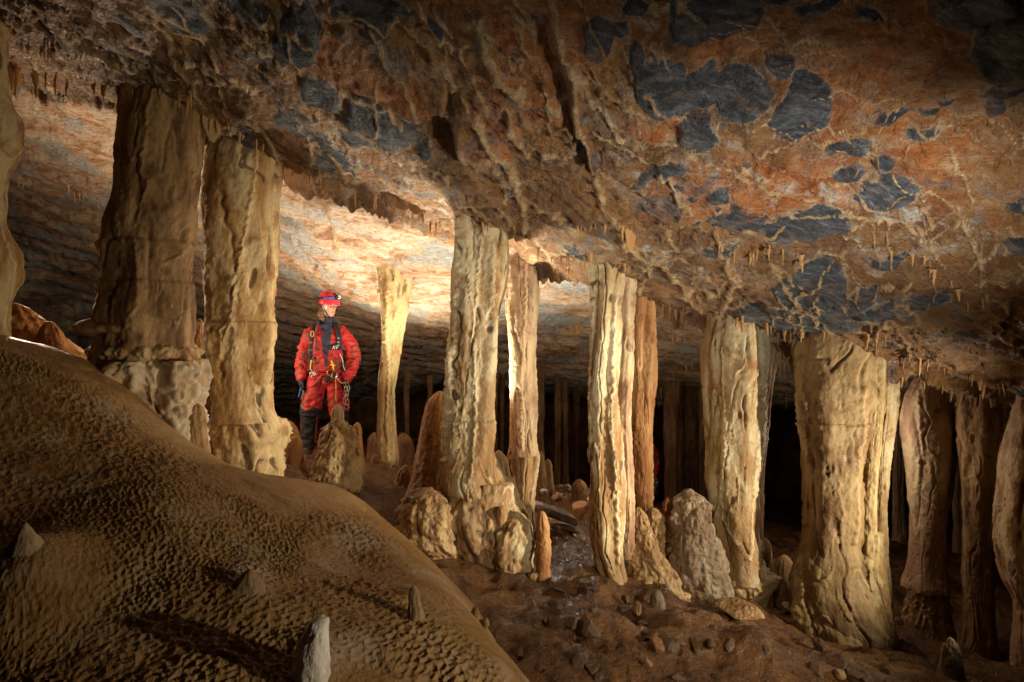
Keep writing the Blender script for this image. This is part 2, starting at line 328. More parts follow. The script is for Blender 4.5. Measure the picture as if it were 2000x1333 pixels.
# ribs of flowstone on the roof: points, half width px, hang in metres
RIBS = [([(1075,0),(1092,90),(1118,160),(1136,250),(1160,320),(1185,385),(1225,440),(1240,470)],11,.055),([(985,30),(1040,75),(1085,120)],8,.035),([(935,60),(945,120),(985,165),(1018,190)],14,.06),
 ([(885,215),(905,270),(935,285)],8,.07),([(925,215),(955,265),(985,300),(1005,330),(1022,380)],11,.06),([(975,200),(1000,235),(1012,270),(1025,290)],8,.06),([(800,0),(830,45),(868,90),(880,110)],8,.05),
 ([(945,300),(985,320),(1020,360),(1075,395),(1125,435)],8,.04),([(865,310),(900,360),(930,400),(965,420),(1000,440)],7,.035),([(820,300),(850,340),(880,370),(905,400),(915,420)],6,.03),([(600,250),(650,290),(700,325),(760,360)],5,.02),
 ([(1240,470),(1290,490),(1330,540),(1350,570)],8,.04),([(1420,480),(1440,530),(1425,560),(1400,600)],9,.05),([(1340,300),(1400,330),(1500,370),(1620,410),(1700,440)],5,.015),([(1800,410),(1820,440),(1800,470)],8,.05),
 ([(1880,450),(1900,490),(1930,530)],6,.03),([(1120,0),(1160,60),(1185,100)],4,.015),([(60,70),(140,110),(200,150),(240,168)],9,.04),([(120,30),(200,90),(300,160)],7,.03),([(1500,50),(1520,90),(1540,120)],8,.04),
 ([(1700,430),(1760,450),(1800,480),(1850,520)],5,.02),([(1000,500),(1100,470),(1200,500)],6,.02),([(480,200),(510,240),(545,300)],9,.04),([(300,40),(360,130),(420,220)],5,.02),([(1850,330),(1880,370),(1900,420)],6,.03),
 ([(1240,560),(1262,520),(1280,470)],6,.04),([(1020,400),(1050,450),(1080,490)],6,.03),([(1640,640),(1560,560),(1500,500)],5,.015),([(720,60),(770,140),(820,210)],6,.025),([(840,120),(880,170),(890,215)],8,.03)]
_r = random.Random(5)
def _wander(x, y, a, L, n):
    pts = [(x, y)]
    for _ in range(n): a += _r.uniform(-.38, .38); x += math.cos(a)*L; y += math.sin(a)*L; pts.append((x, y))
    return pts
for _ in range(78):
    x, y = _r.uniform(520, 1290), _r.uniform(-10, 470)
    if y > 130+.42*(x-250): continue
    RIBS.append((_wander(x, y, _r.uniform(.65, 1.15), _r.uniform(14, 34), _r.randint(3, 5)), _r.uniform(3., 5.5), _r.uniform(.02, .042)))
for _ in range(52): RIBS.append((_wander(_r.uniform(1330, 1990), _r.uniform(425, 640), _r.choice([.3, .9, 1.5, -.3])+_r.uniform(-.3, .3), _r.uniform(12, 26), 4), _r.uniform(2.6, 4.5), _r.uniform(.02, .04)))
for _ in range(26): RIBS.append((_wander(_r.uniform(1250, 1980), _r.uniform(20, 420), _r.uniform(-.35, .5), _r.uniform(25, 60), 5), _r.uniform(1.6, 2.6), _r.uniform(.006, .012)))
for _ in range(22): RIBS.append((_wander(_r.uniform(20, 480), _r.uniform(-10, 180), _r.uniform(.4, .75), _r.uniform(20, 45), 4), _r.uniform(3., 5.5), _r.uniform(.02, .04)))
BRIBS = [([(615,345),(640,410),(660,480)],6,.05),([(700,380),(760,440),(830,490)],5,.03),([(1062,560),(1110,520),(1140,500)],6,.05),([(560,540),(660,590),(745,640)],4,.03),([(1050,680),(1100,650),(1140,640)],5,.05)]
def seg_dist(px, py, pts):
    d = np.full(px.shape, 1e9, np.float32)
    for (x0, y0), (x1, y1) in zip(pts[:-1], pts[1:]):
        dx = x1-x0; dy = y1-y0; t = np.clip(((px-x0)*dx+(py-y0)*dy)/(dx*dx+dy*dy), 0, 1)
        d = np.minimum(d, np.hypot(px-x0-t*dx, py-y0-t*dy))
    return d
def ceil_base(x, y):
    t = x/y; ly = lipY(t)+.10*noise(x*2.3, 3.3)+.05*noise(x*7, 9.)
    k = sstep(0, .16, y-ly)
    kk = sstep(0, .10, y-ly)
    return (1-k)*front_z(x, y)+k*BACK(x, y), k, ly
def ceiling():
    t = np.linspace(-1.75, 1.75, 1080); Y = np.exp(np.linspace(math.log(.45), math.log(19), 760))
    T, YY = np.meshgrid(t, Y); X = T*YY
    z0, k, ly = ceil_base(X, YY)
    px = (1000+F*T).astype(np.float32); py = (666.5-F*z0/YY).astype(np.float32)
    wx = px+9*noise(X*5, YY*5, 1.); wy = py+9*noise(X*5, YY*5, 7.)
    wx = wx+5*noise(X*17, YY*17, 1.); wy = wy+5*noise(X*17, YY*17, 7.)
    inside = (px > -60) & (px < 2060) & (py > -40) & (py < 720)
    cl = np.full(X.shape, -9., np.float32)
    for c in CLASTS:
        m = (np.abs(px-c[0]) < 240) & (np.abs(py-c[1]) < 240)
        e = rot_ell(wx[m], wy[m], *c); rr_ = np.random.default_rng(int(c[0]*7+c[1])); a_ = R(c[4]); ux = (wx[m]-c[0]); uy = (wy[m]-c[1])
        u_ = (ux*math.cos(a_)+uy*math.sin(a_))/c[2]; v_ = (-ux*math.sin(a_)+uy*math.cos(a_))/c[3]; pl = np.zeros(e.shape)
        for q_ in range(7):
            an = (q_+rr_.uniform(-.35, .35))*2*math.pi/7; pl = np.maximum(pl, (u_*math.cos(an)+v_*math.sin(an))/rr_.uniform(.72, 1.05))
        d = (1-(.35*e+.65*pl))*min(c[2], c[3])/11.
        cl[m] = np.maximum(cl[m], d)
    # procedural cobbles outside the frame
    f1, f21 = cells(X*2.3+.3*noise(X*3, YY*3), YY*2.3, 11)
    out = (.30-f1)*6
    cl = np.where(inside, cl, np.maximum(cl, out))
    f1b, _ = cells(X*6+.4*noise(X*6, YY*6), YY*6, 31)
    small = (.16-f1b)*7-2.5*sstep(-.45, .05, -noise(X*1.4, YY*1.4, 5.))-3*(noise(X*6, YY*6, 8.) < .05)
    cl = np.maximum(cl, small)
    cl = np.clip(.5+cl*.4, 0, 1.)*(1-k)
    orange = np.zeros(X.shape, np.float32)
    for c in ORANGE: orange = np.maximum(orange, sstep(1.25, .6, rot_ell(wx, wy, *c)))
    orange = np.maximum(orange, (~inside)*sstep(.0, .3, noise(X, YY, 4.)))
    pale = np.zeros(X.shape, np.float32)
    for c in PALE: pale = np.maximum(pale, sstep(1.3, .3, rot_ell(wx, wy, *c)))
    rib = np.zeros(X.shape, np.float32); hang = np.zeros(X.shape, np.float32)
    wob = 6*noise(X*9, YY*9, 3.); lump = .65+.55*fbm(X*13, YY*13, 2., 2)
    for pts, wd, h in RIBS:
        ax = [p_[0] for p_ in pts]; ay = [p_[1] for p_ in pts]
        m = (px > min(ax)-40) & (px < max(ax)+40) & (py > min(ay)-40) & (py < max(ay)+40)
        d = seg_dist(wx[m], (wy+wob)[m], pts); g = sstep(wd*1.25, 0, d)*(k[m] < .3)
        rib[m] = np.maximum(rib[m], g); hang[m] = np.maximum(hang[m], h*.9*g*lump[m])
    for pts, wd, h in BRIBS:
        d = seg_dist(wx, wy+wob*.5, pts); g = sstep(wd*1.25, 0, d)*(k > .5); rib = np.maximum(rib, g); hang = np.maximum(hang, h*g*lump)
    crack = np.zeros(X.shape, np.float32)
    for pts, wd, h in [([(1055, 60), (1070, 130), (1100, 190), (1120, 250), (1150, 320)], 12, .10), ([(850, 235), (880, 250), (880, 200)], 18, .10), ([(985, 415), (1010, 480)], 8, .03), ([(1320, 0), (1310, 60), (1300, 110)], 8, .05)]:
        crack = np.maximum(crack, h*sstep(wd*1.2, 2, seg_dist(wx, wy, pts)))
    fz = sstep(.55, .35, cl)
    big = .05*fbm(X*.9, YY*.9, 1., 3)*sstep(.2, 2, YY)
    mid = .034*fbm(X*3.6, YY*3.6, 8., 3)
    st = .024*ridged(X*2.6+YY*1.1, YY*5.2-X*1.4, 3., 4)
    fine = .010*fbm(X*16, YY*16, 5., 3)+.008*ridged(X*22, YY*22, 5., 2)
    pock = -.02*sstep(.35, .0, cells(X*22+noise(X*9, YY*9), YY*22, 5)[0])*sstep(0, .3, noise(X*2.2, YY*2.2, 11.))
    # networks of small drip ribs in some zones
    net = sstep(.12, .0, np.abs(noise(X*7+.6*fbm(X*3, YY*3), YY*4.5, 21.)))*sstep(0., .35, noise(X*1.6, YY*1.6, 33.))
    front = mid+st*fz+(fine+pock)*(.25+.75*fz)-.018*net*fz-hang+crack
    front += .020*sstep(.38, .5, cl)-.016*sstep(.5, .75, cl)
    # back strata: terraces that run across
    yb = YY+.12*X+.25*fbm(X*.7, YY*.7, 2., 3)
    saw = (yb*1.9) % 1.; saw2 = (yb*6.3+.5*noise(X, YY)) % 1.
    back = .10*(saw-.5)*sstep(.0, .12, saw)+.03*(saw2-.5)+.03*fbm(X*3, YY*14, 3., 4)+.012*ridged(X*9, YY*30, 3., 3)-hang
    amp = 1+.10*np.maximum(YY-5, 0)
    z = z0+big+(1-k)*(front-.11*sstep(2.2, 3.6, YY))+k*back*amp
    # ragged underside right at the lip
    e = np.exp(-((YY-ly-.0)/.07)**2); z = z-.10*e*(.4+np.abs(fbm(X*8, YY*2, 2., 3)))
    rib = np.maximum(rib, .55*net*fz*(1-k)); rib = np.maximum(rib, .8*e*sstep(-.1, .4, noise(X*9, 1.)))
    V = np.stack([X, YY, z], -1).reshape(-1, 3)
    me = np_mesh('ceiling', V, grid_faces(*X.shape, flip=True), dict(back=k, clast=cl, rib=np.clip(rib, 0, 1), orange=orange, pale=pale))
    o = link('ceiling', me, mat=M_CEIL); tag(o, kind='structure')
    return X, YY, z
_cx, _cy, _cz = ceiling()
_T = np.linspace(-1.75, 1.75, 1080); _LY = np.linspace(math.log(.45), math.log(19), 760)
def ceil_z(x, y):
    i = int(np.clip(np.searchsorted(_LY, math.log(y)), 0, 759)); j = int(np.clip(np.searchsorted(_T, x/y), 0, 1079))
    return float(_cz[i, j])
def ceil_hit(px, py, y0=1.0, y1=16):
    """first hit of the ray through a photo pixel with the real roof"""
    t = (px-1000)/F; s_ = (666.5-py)/F; j = int(np.clip(np.searchsorted(_T, t), 0, 1079))
    for i in range(760):
        y = math.exp(_LY[i])
        if y < y0: continue
        if _cz[i, j] <= s_*y: return (t*y, y, float(_cz[i, j]))
        if y > y1: break
    return None

def cave_floor():
    t = np.linspace(-1.9, 1.9, 820); Y = np.exp(np.linspace(math.log(.5), math.log(19), 620))
    T, YY = np.meshgrid(t, Y); X = T*YY
    z = FLOOR(X, YY)+.09*fbm(X*1.1, YY*1.1, 4., 3)+.03*ridged(X*2.1, YY*2.1, 4., 3)+.012*fbm(X*8, YY*8, 1., 3)+.004*fbm(X*30, YY*30, 2., 2)
    z = z+.018*ridged((X+YY*.3)*7, (YY-.3*X)*3.5, 2., 3)*sstep(-.3, .6, X)*(.3+sstep(-.2, .3, noise(X*1.5, YY*1.5, 8.)))
    z = z+.075*np.abs(noise(X*2.6, YY*2.6, 7.))*sstep(-.4, .5, X)+.02*np.abs(noise(X*9, YY*9, 17.))*sstep(-.4, .5, X)-.02
    for cx, cy, cY, r_, h_ in [(1480, 1300, 3.2, .22, .10), (1160, 1235, 3.3, .20, .07), (1340, 1250, 3.5, .25, .08), (1610, 1310, 3.3, .2, .10), (1250, 1330, 2.9, .15, .06)]:
        q_ = P(cx, cy, cY); z = z+h_*np.exp(-((X-q_[0])**2+(YY-q_[1])**2)/r_**2)
    rough = sstep(0, 1.2, X+.4)*sstep(5.5, 4.2, YY)
    f1, f2 = cells(X*5+.5*noise(X*4, YY*4), YY*7+X*2, 3); z = z+rough*.012*sstep(.04, .3, f2)*(noise(X*3, YY*3, 9.)+.3)
    V = np.stack([X, YY, z], -1).reshape(-1, 3)
    o = link('cave_floor', np_mesh('cave_floor', V, grid_faces(*X.shape), {}), mat=M_FLOOR); tag(o, kind='structure')
    return z
_fz = cave_floor(); _FT = np.linspace(-1.9, 1.9, 820); _FL = np.linspace(math.log(.5), math.log(19), 620)
def floor_z(x, y):
    i = int(np.clip(np.searchsorted(_FL, math.log(y)), 0, 619)); j = int(np.clip(np.searchsorted(_FT, x/y), 0, 819)); return float(_fz[i, j])
def mound():
    t = np.linspace(-1.5, .45, 1300); Y = np.exp(np.linspace(math.log(.6), math.log(4.9), 860))
    T, YY = np.meshgrid(t, Y); X = T*YY; z0 = MOUND(X, YY)
    px = 1000+F*T; py = 666.5-F*z0/YY
    a = .45; u = X*math.cos(a)+YY*math.sin(a); v = -X*math.sin(a)+YY*math.cos(a)
    u = u+.012*noise(X*14, YY*14, 2.); v = v+.012*noise(X*14, YY*14, 6.)
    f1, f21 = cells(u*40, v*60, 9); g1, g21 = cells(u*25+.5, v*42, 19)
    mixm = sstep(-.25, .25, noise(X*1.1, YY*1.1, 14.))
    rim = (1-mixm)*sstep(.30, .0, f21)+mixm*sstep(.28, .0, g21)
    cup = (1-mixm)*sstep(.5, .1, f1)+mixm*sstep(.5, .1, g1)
    crest = np.interp(px, [-400, 0, 100, 240, 400, 560, 690, 780, 860, 905, 960, 1005, 1100], [560, 668, 694, 748, 890, 950, 965, 1020, 1100, 1185, 1262, 1333, 1500]); cw = np.interp(px, [0, 250, 420, 700, 900, 1000], [40, 50, 75, 80, 50, 40])
    calm = sstep(.15, 1.1, (py-crest)/cw)*.85+.15
    amp = calm*(.55+.45*sstep(-.4, .2, noise(X*1.3, YY*1.3, 3.)))
    d = amp*(.0045*rim-.0068*cup)*1.25*(.6+.7*sstep(-.3, .3, noise(X*3, YY*3, 1.)))+.010*noise(u*5, v*9, 3.)*amp+.014*fbm(X*2.2, YY*2.2, 3., 3)+.006*ridged(X*1.6, YY*2.4, 1., 3)+.006*ridged(u*3, v*5, 1., 3)+.002*fbm(X*60, YY*60, 1., 2)
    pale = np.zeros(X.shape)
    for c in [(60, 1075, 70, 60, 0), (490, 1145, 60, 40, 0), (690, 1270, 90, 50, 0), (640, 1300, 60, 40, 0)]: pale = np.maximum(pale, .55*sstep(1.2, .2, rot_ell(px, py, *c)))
    # low swells where broken stumps stand
    for cx, cy, cY, r, h in [(45, 1085, 2.05, .20, .17), (490, 1150, 2.3, .16, .05), (612, 1320, 1.95, .12, .03), (812, 1200, 2.55, .07, .03)]:
        q = P(cx, cy, cY); dd = np.hypot(X-q[0], YY-q[1]); d = d+h*np.exp(-(dd/r)**2)
    V = np.stack([X, YY, z0+d], -1).reshape(-1, 3)
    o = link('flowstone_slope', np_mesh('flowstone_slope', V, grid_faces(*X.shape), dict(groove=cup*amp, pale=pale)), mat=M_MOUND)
    tag(o, kind='structure'); return z0+d
_mz = mound(); _MT = np.linspace(-1.5, .45, 1300); _ML = np.linspace(math.log(.6), math.log(4.9), 860)
def ground_hit(px, py, y0=.7, y1=17):
    """first hit of the ray through a photo pixel with floor or slope"""
    t = (px-1000)/F; s_ = (666.5-py)/F; y = y0
    while y < y1:
        x = t*y; z = floor_z(x, y)
        if t < .45 and y < 4.9:
            i = int(np.clip(np.searchsorted(_ML, math.log(y)), 0, 859)); j = int(np.clip(np.searchsorted(_MT, t), 0, 1299)); z = max(z, float(_mz[i, j]))
        if z >= s_*y: return (x, y, z)
        y *= 1.003
    return None

def cave_wall():
    x = np.linspace(-34, 34, 300); z = np.linspace(-16, 14, 120); X, Z = np.meshgrid(x, z)
    Y = 18.6-.006*X*X+.5*fbm(X*.4, Z*.6, 3., 4)+.12*ridged(X*1.6, Z*1.6, 1., 3)
    o = link('cave_wall', np_mesh('cave_wall', np.stack([X, Y, Z], -1).reshape(-1, 3), grid_faces(*X.shape), {}), mat=M_FLOOR); tag(o, kind='structure')
cave_wall()
# ================================================================ dripstone
def shaft_mesh(name, Y, rows, base, seed, na=180, ratio=.85, flute=.10, lump=.03, fine=.006, cap_top=False, cap_bot=False, ledges=(), ky=5., step=.011, drip=0., seams=(), nf=3.0, flare=.12):
    """rows: (py, left px, right px) at depth Y; a closed ring mesh, fluted and lumpy; relative to base"""
    rows = sorted(rows); zs = np.array([(666.5-r[0])/F*Y for r in rows])[::-1]
    L = np.array([(r[1]-1000)/F*Y for r in rows])[::-1]; Rr = np.array([(r[2]-1000)/F*Y for r in rows])[::-1]
    n = max(8, int((zs[-1]-zs[0])/step)); z = np.linspace(zs[0], zs[-1], n)
    def sm(v):
        q = np.interp(z, zs, v); kw = max(1, int(.035/step)); ker = np.ones(2*kw+1)/(2*kw+1)
        return np.convolve(np.pad(q, kw, mode='edge'), ker, 'valid')
    cx = (sm(L)+sm(Rr))/2; w_ = np.maximum((sm(Rr)-sm(L))/2, .006)
    if cap_top:
        h = min((zs[-1]-zs[0])*.6, float(np.mean(w_[-max(2, n//8):]))*1.5+.01); k = np.clip((zs[-1]-z)/h, 0, 1); w_ = w_*np.sqrt(np.clip(1-(1-k)**2, .0, 1)+.0015)
    if cap_bot:
        h = (zs[-1]-zs[0])*.5; k = np.clip((z-zs[0])/h, 0, 1); w_ = w_*np.sqrt(np.clip(1-(1-k)**2, .0, 1)+.0015)
    th = np.linspace(0, 2*math.pi, na, endpoint=False)
    TH, Z = np.meshgrid(th, z); W = w_[:, None]*np.ones_like(TH); s = seed*13.7
    cs = np.cos(TH); sn = np.sin(TH)
    # vertical folds: noise that changes slowly downwards and wanders
    wv = .55*noise(Z*1.5, s)+.30*noise(Z*4.1, s+4)+.12*noise(Z*11, s+2)
    a1 = noise(cs*nf*.5+s, sn*nf*.5+wv*.6, Z*1.3+s); a2 = np.abs(noise(cs*nf*.55+s+wv, sn*nf*.55+5, Z*.8)); a3 = np.abs(noise(cs*nf*.9+s+wv*1.4, sn*nf*.9+2, Z*.9+s))
    brk = sstep(-.25, .15, noise(cs*2+s, sn*2, Z*3.1))
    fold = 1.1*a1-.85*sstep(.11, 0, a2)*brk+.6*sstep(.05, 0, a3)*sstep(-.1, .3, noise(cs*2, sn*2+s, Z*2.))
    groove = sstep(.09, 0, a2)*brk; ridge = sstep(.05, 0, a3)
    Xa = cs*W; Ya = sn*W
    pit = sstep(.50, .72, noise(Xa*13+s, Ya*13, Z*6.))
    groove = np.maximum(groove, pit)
    lobe = noise(cs*.95+s, sn*.95, Z*.55)+.6*noise(cs*1.9+s, sn*1.9+wv, Z*.9)
    d = flute*W*(fold+1.9*lobe)-.011*pit
    zt = Z-(zs[-1]-.10); d = d+flare*W*np.exp(-np.abs(np.minimum(zt, 0))/.05)*(.6+noise(cs*4+s, sn*4))+2.2*flare*W*np.exp(-(Z-zs[0]-.05).clip(0)/.09)
    sw = noise(Xa*3+s, Ya*3, Z*2.6)
    d = d+lump*(1.0*sw+.45*fbm(Xa*ky*1.6+s, Ya*ky*1.6, Z*ky*.7, 3))+.0016*noise(Z*55, s+cs)+fine*.7*fbm(Xa*32+s, Ya*32, Z*22, 3)+.2*lump*np.abs(noise(Xa*15+s, Ya*15, Z*8))
    for pts, h in seams:                         # raised wandering seams on the side one sees
        sx = 1000+F*(cx[:, None]+cs*W)/(Y+sn*W*ratio); sy = 666.5-F*Z/(Y+sn*W*ratio)
        e_ = seg_dist(sx+3*noise(Z*30, s)+2*noise(Z*75, s), sy, pts); g_ = sstep(7, 0, e_)*(sn < .1); d = d+h*g_*(.75+.6*noise(Z*22, s)); ridge = np.maximum(ridge, g_*1.)
    if drip:
        b1_ = np.abs(noise(Xa*9+s, Ya*9, Z*6)); b2_ = np.abs(noise(Xa*22+s, Ya*22, Z*15+s)); d = d+drip*(1.9*b1_+1.1*b2_-.5); groove = np.maximum(groove, .7*sstep(.10, 0, b1_))
    for py, amt in ledges:                       # horizontal breaks: everything below steps out or in
        zl = (666.5-py)/F*Y; zz = Z-zl+.012*noise(cs*2+s, sn*2, s)
        d = d+amt*sstep(.006, -.006, zz)*sstep(-.25, 0., zz)+.6*abs(amt)*np.exp(-(zz/.010)**2)
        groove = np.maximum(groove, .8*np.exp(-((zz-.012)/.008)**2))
    rr = np.maximum(W+d, .15*W)
    x = cx[:, None]+cs*rr; y = Y+sn*rr*ratio
    V = np.stack([x, y, Z], -1).reshape(-1, 3)
    Q = grid_faces(n, na, wrap=True)
    for idx, inv in ((0, True), (n-1, False)):   # close both ends
        ring = V[idx*na:(idx+1)*na]; c = ring.mean(0); V = np.vstack([V, c]); ci = len(V)-1
        j = np.arange(na); j2 = (j+1) % na; a = idx*na+j; b = idx*na+j2
        q = np.stack([np.full(na, ci), b, a, a], -1) if inv else np.stack([np.full(na, ci), a, b, b], -1)
        Q = np.vstack([Q, q])
    # triangles written as quads with a doubled corner are cleaned by validate; write them properly instead
    tri = Q[Q[:, 2] == Q[:, 3]][:, :3]; quad = Q[Q[:, 2] != Q[:, 3]]
    g = np.r_[groove.ravel(), 0, 0]; rg = np.r_[ridge.ravel(), 0, 0]
    Q3 = np.vstack([quad[:, [0, 1, 2]], quad[:, [0, 2, 3]], tri])
    return np_mesh(name, V-np.array(base), Q3, dict(groove=g, ridge=rg))
def dripthing(name, label, cat, Y, parts, group=None, seed=1):
    """parts: (part name, material, rows, options). One part: a single mesh; more: an Empty with children"""
    parts = [(pn, m, sorted(rows), kw) for pn, m, rows, kw in parts]
    if cat == 'column':                          # the shaft grows out of the roof
        pn, m, rows, kw = parts[0]; t_ = rows[0]; x_ = ((t_[1]+t_[2])/2-1000)/F*Y; pc = 666.5-(ceil_z(x_, Y)+.07)/Y*F
        if pc < t_[0]-4: parts[0] = (pn, m, [(pc, t_[1]-3, t_[2]+3)]+rows, kw)
    ft = [i for i, p in enumerate(parts) if p[0] in ('shaft', 'body', 'pedestal', 'prickly_foot', 'flared_base', 'rear_shaft', 'curtain')]
    for i in ft:                                 # and its foot reaches into the floor
        pn, m, rows, kw = parts[i]; b_ = rows[-1]
        if b_[0] < max(p[2][-1][0] for p in parts)-30: continue
        Yp = Y+kw.get('dy', 0.); x_ = ((b_[1]+b_[2])/2-1000)/F*Yp; pf = 666.5-(floor_z(x_, Yp)-.05)/Yp*F
        if pf > b_[0]+3: parts[i] = (pn, m, rows+[(pf, b_[1]-2, b_[2]+2)], kw)
    lo = max((r for p in parts for r in p[2]), key=lambda r: r[0])
    base = P((lo[1]+lo[2])/2, lo[0], Y)
    if len(parts) == 1:
        pn, m, rows, kw = parts[0]; kw = dict(kw); dy = kw.pop('dy', 0.)
        o = link(name, shaft_mesh(name, Y+dy, rows, base, seed, **kw), mat=M[m]); o.location = base; return tag(o, label, cat, group, 'thing')
    r = empty(name, base, label, cat, group)
    for i, (pn, m, rows, kw) in enumerate(parts):
        kw = dict(kw); dy = kw.pop('dy', 0.); f = (Y+dy)/Y if dy else 1
        o = link(pn, shaft_mesh(pn, Y+dy, rows, base, seed+i*3.1, **kw), r, M[m])
    return r
ped = dict(cap_top=True, lump=.035, drip=.02, flute=.12)
G1 = 'thick dripstone columns of the front row'
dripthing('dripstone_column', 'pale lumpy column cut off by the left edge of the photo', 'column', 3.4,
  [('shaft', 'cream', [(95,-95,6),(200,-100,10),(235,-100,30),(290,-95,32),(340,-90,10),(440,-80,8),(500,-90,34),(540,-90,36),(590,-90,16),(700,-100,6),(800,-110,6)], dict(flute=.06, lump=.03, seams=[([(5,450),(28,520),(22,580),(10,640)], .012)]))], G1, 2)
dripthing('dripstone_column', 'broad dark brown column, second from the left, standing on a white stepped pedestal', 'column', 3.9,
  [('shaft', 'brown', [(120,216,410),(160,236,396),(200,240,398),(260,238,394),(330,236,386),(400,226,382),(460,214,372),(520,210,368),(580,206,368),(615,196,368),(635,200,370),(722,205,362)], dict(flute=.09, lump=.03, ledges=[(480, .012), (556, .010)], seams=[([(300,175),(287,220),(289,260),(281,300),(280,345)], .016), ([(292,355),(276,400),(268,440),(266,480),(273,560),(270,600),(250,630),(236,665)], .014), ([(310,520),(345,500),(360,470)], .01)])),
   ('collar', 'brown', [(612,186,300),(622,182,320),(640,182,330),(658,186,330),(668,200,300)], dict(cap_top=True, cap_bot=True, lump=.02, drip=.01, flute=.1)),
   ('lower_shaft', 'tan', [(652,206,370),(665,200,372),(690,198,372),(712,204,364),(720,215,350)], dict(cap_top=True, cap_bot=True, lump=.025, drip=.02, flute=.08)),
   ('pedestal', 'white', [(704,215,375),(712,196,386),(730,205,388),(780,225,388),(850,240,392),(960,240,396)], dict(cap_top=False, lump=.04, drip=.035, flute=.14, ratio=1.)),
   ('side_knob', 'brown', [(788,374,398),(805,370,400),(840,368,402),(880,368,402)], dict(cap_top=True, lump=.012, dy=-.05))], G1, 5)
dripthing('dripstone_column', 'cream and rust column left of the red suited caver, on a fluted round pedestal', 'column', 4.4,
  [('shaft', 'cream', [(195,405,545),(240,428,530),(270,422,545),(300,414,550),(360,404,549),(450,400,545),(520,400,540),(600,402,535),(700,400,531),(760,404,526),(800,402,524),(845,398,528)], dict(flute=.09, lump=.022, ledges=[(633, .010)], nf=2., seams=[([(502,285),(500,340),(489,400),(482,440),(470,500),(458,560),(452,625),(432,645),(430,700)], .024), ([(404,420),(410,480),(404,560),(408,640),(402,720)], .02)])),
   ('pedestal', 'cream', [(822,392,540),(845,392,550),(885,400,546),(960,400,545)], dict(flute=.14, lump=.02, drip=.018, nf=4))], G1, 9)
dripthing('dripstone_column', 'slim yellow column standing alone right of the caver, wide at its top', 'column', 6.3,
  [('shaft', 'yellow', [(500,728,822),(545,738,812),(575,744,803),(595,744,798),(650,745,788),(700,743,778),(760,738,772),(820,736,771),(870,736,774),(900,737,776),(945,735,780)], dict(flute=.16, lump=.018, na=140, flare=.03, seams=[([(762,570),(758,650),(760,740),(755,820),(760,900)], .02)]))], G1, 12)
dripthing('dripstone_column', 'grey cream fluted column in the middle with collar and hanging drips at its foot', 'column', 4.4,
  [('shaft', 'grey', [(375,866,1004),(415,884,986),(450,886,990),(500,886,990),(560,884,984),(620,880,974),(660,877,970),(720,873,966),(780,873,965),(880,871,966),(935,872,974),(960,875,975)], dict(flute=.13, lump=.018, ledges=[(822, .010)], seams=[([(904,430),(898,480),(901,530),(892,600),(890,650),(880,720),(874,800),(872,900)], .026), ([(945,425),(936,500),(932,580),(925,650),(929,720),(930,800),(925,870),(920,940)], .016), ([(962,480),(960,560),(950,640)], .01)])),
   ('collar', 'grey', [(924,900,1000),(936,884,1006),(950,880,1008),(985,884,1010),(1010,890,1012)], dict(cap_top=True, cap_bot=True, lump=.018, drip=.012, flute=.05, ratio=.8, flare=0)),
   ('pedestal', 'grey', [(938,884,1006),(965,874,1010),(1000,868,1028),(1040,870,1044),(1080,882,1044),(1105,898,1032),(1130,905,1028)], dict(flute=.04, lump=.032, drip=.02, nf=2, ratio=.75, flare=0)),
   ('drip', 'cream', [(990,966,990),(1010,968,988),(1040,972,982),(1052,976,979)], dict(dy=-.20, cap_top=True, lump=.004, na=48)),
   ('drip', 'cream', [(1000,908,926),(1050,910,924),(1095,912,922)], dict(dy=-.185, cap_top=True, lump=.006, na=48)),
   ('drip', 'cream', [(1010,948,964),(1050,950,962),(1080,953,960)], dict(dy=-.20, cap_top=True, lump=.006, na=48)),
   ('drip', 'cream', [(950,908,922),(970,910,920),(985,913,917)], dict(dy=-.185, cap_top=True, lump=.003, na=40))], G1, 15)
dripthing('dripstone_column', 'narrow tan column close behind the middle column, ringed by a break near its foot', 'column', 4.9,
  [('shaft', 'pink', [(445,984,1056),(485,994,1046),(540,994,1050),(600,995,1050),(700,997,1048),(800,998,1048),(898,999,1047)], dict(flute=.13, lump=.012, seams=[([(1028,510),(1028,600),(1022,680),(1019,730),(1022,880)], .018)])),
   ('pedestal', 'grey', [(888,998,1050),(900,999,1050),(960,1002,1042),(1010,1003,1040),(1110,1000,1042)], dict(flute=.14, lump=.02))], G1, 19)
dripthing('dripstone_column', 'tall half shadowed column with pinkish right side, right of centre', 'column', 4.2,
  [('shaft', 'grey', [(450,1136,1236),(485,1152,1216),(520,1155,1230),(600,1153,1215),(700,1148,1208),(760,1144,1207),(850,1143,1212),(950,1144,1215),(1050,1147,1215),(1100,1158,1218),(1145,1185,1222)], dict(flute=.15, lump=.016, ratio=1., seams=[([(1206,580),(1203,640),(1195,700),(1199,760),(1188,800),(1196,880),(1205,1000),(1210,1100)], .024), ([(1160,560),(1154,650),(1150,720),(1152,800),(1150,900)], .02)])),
   ('curtain', 'pink', [(505,1202,1248),(560,1212,1244),(620,1212,1240),(700,1212,1236),(820,1206,1232),(920,1208,1236),(1000,1214,1238),(1060,1216,1236),(1092,1218,1232)], dict(dy=.1, flute=.14, lump=.012, na=120))], G1, 23)
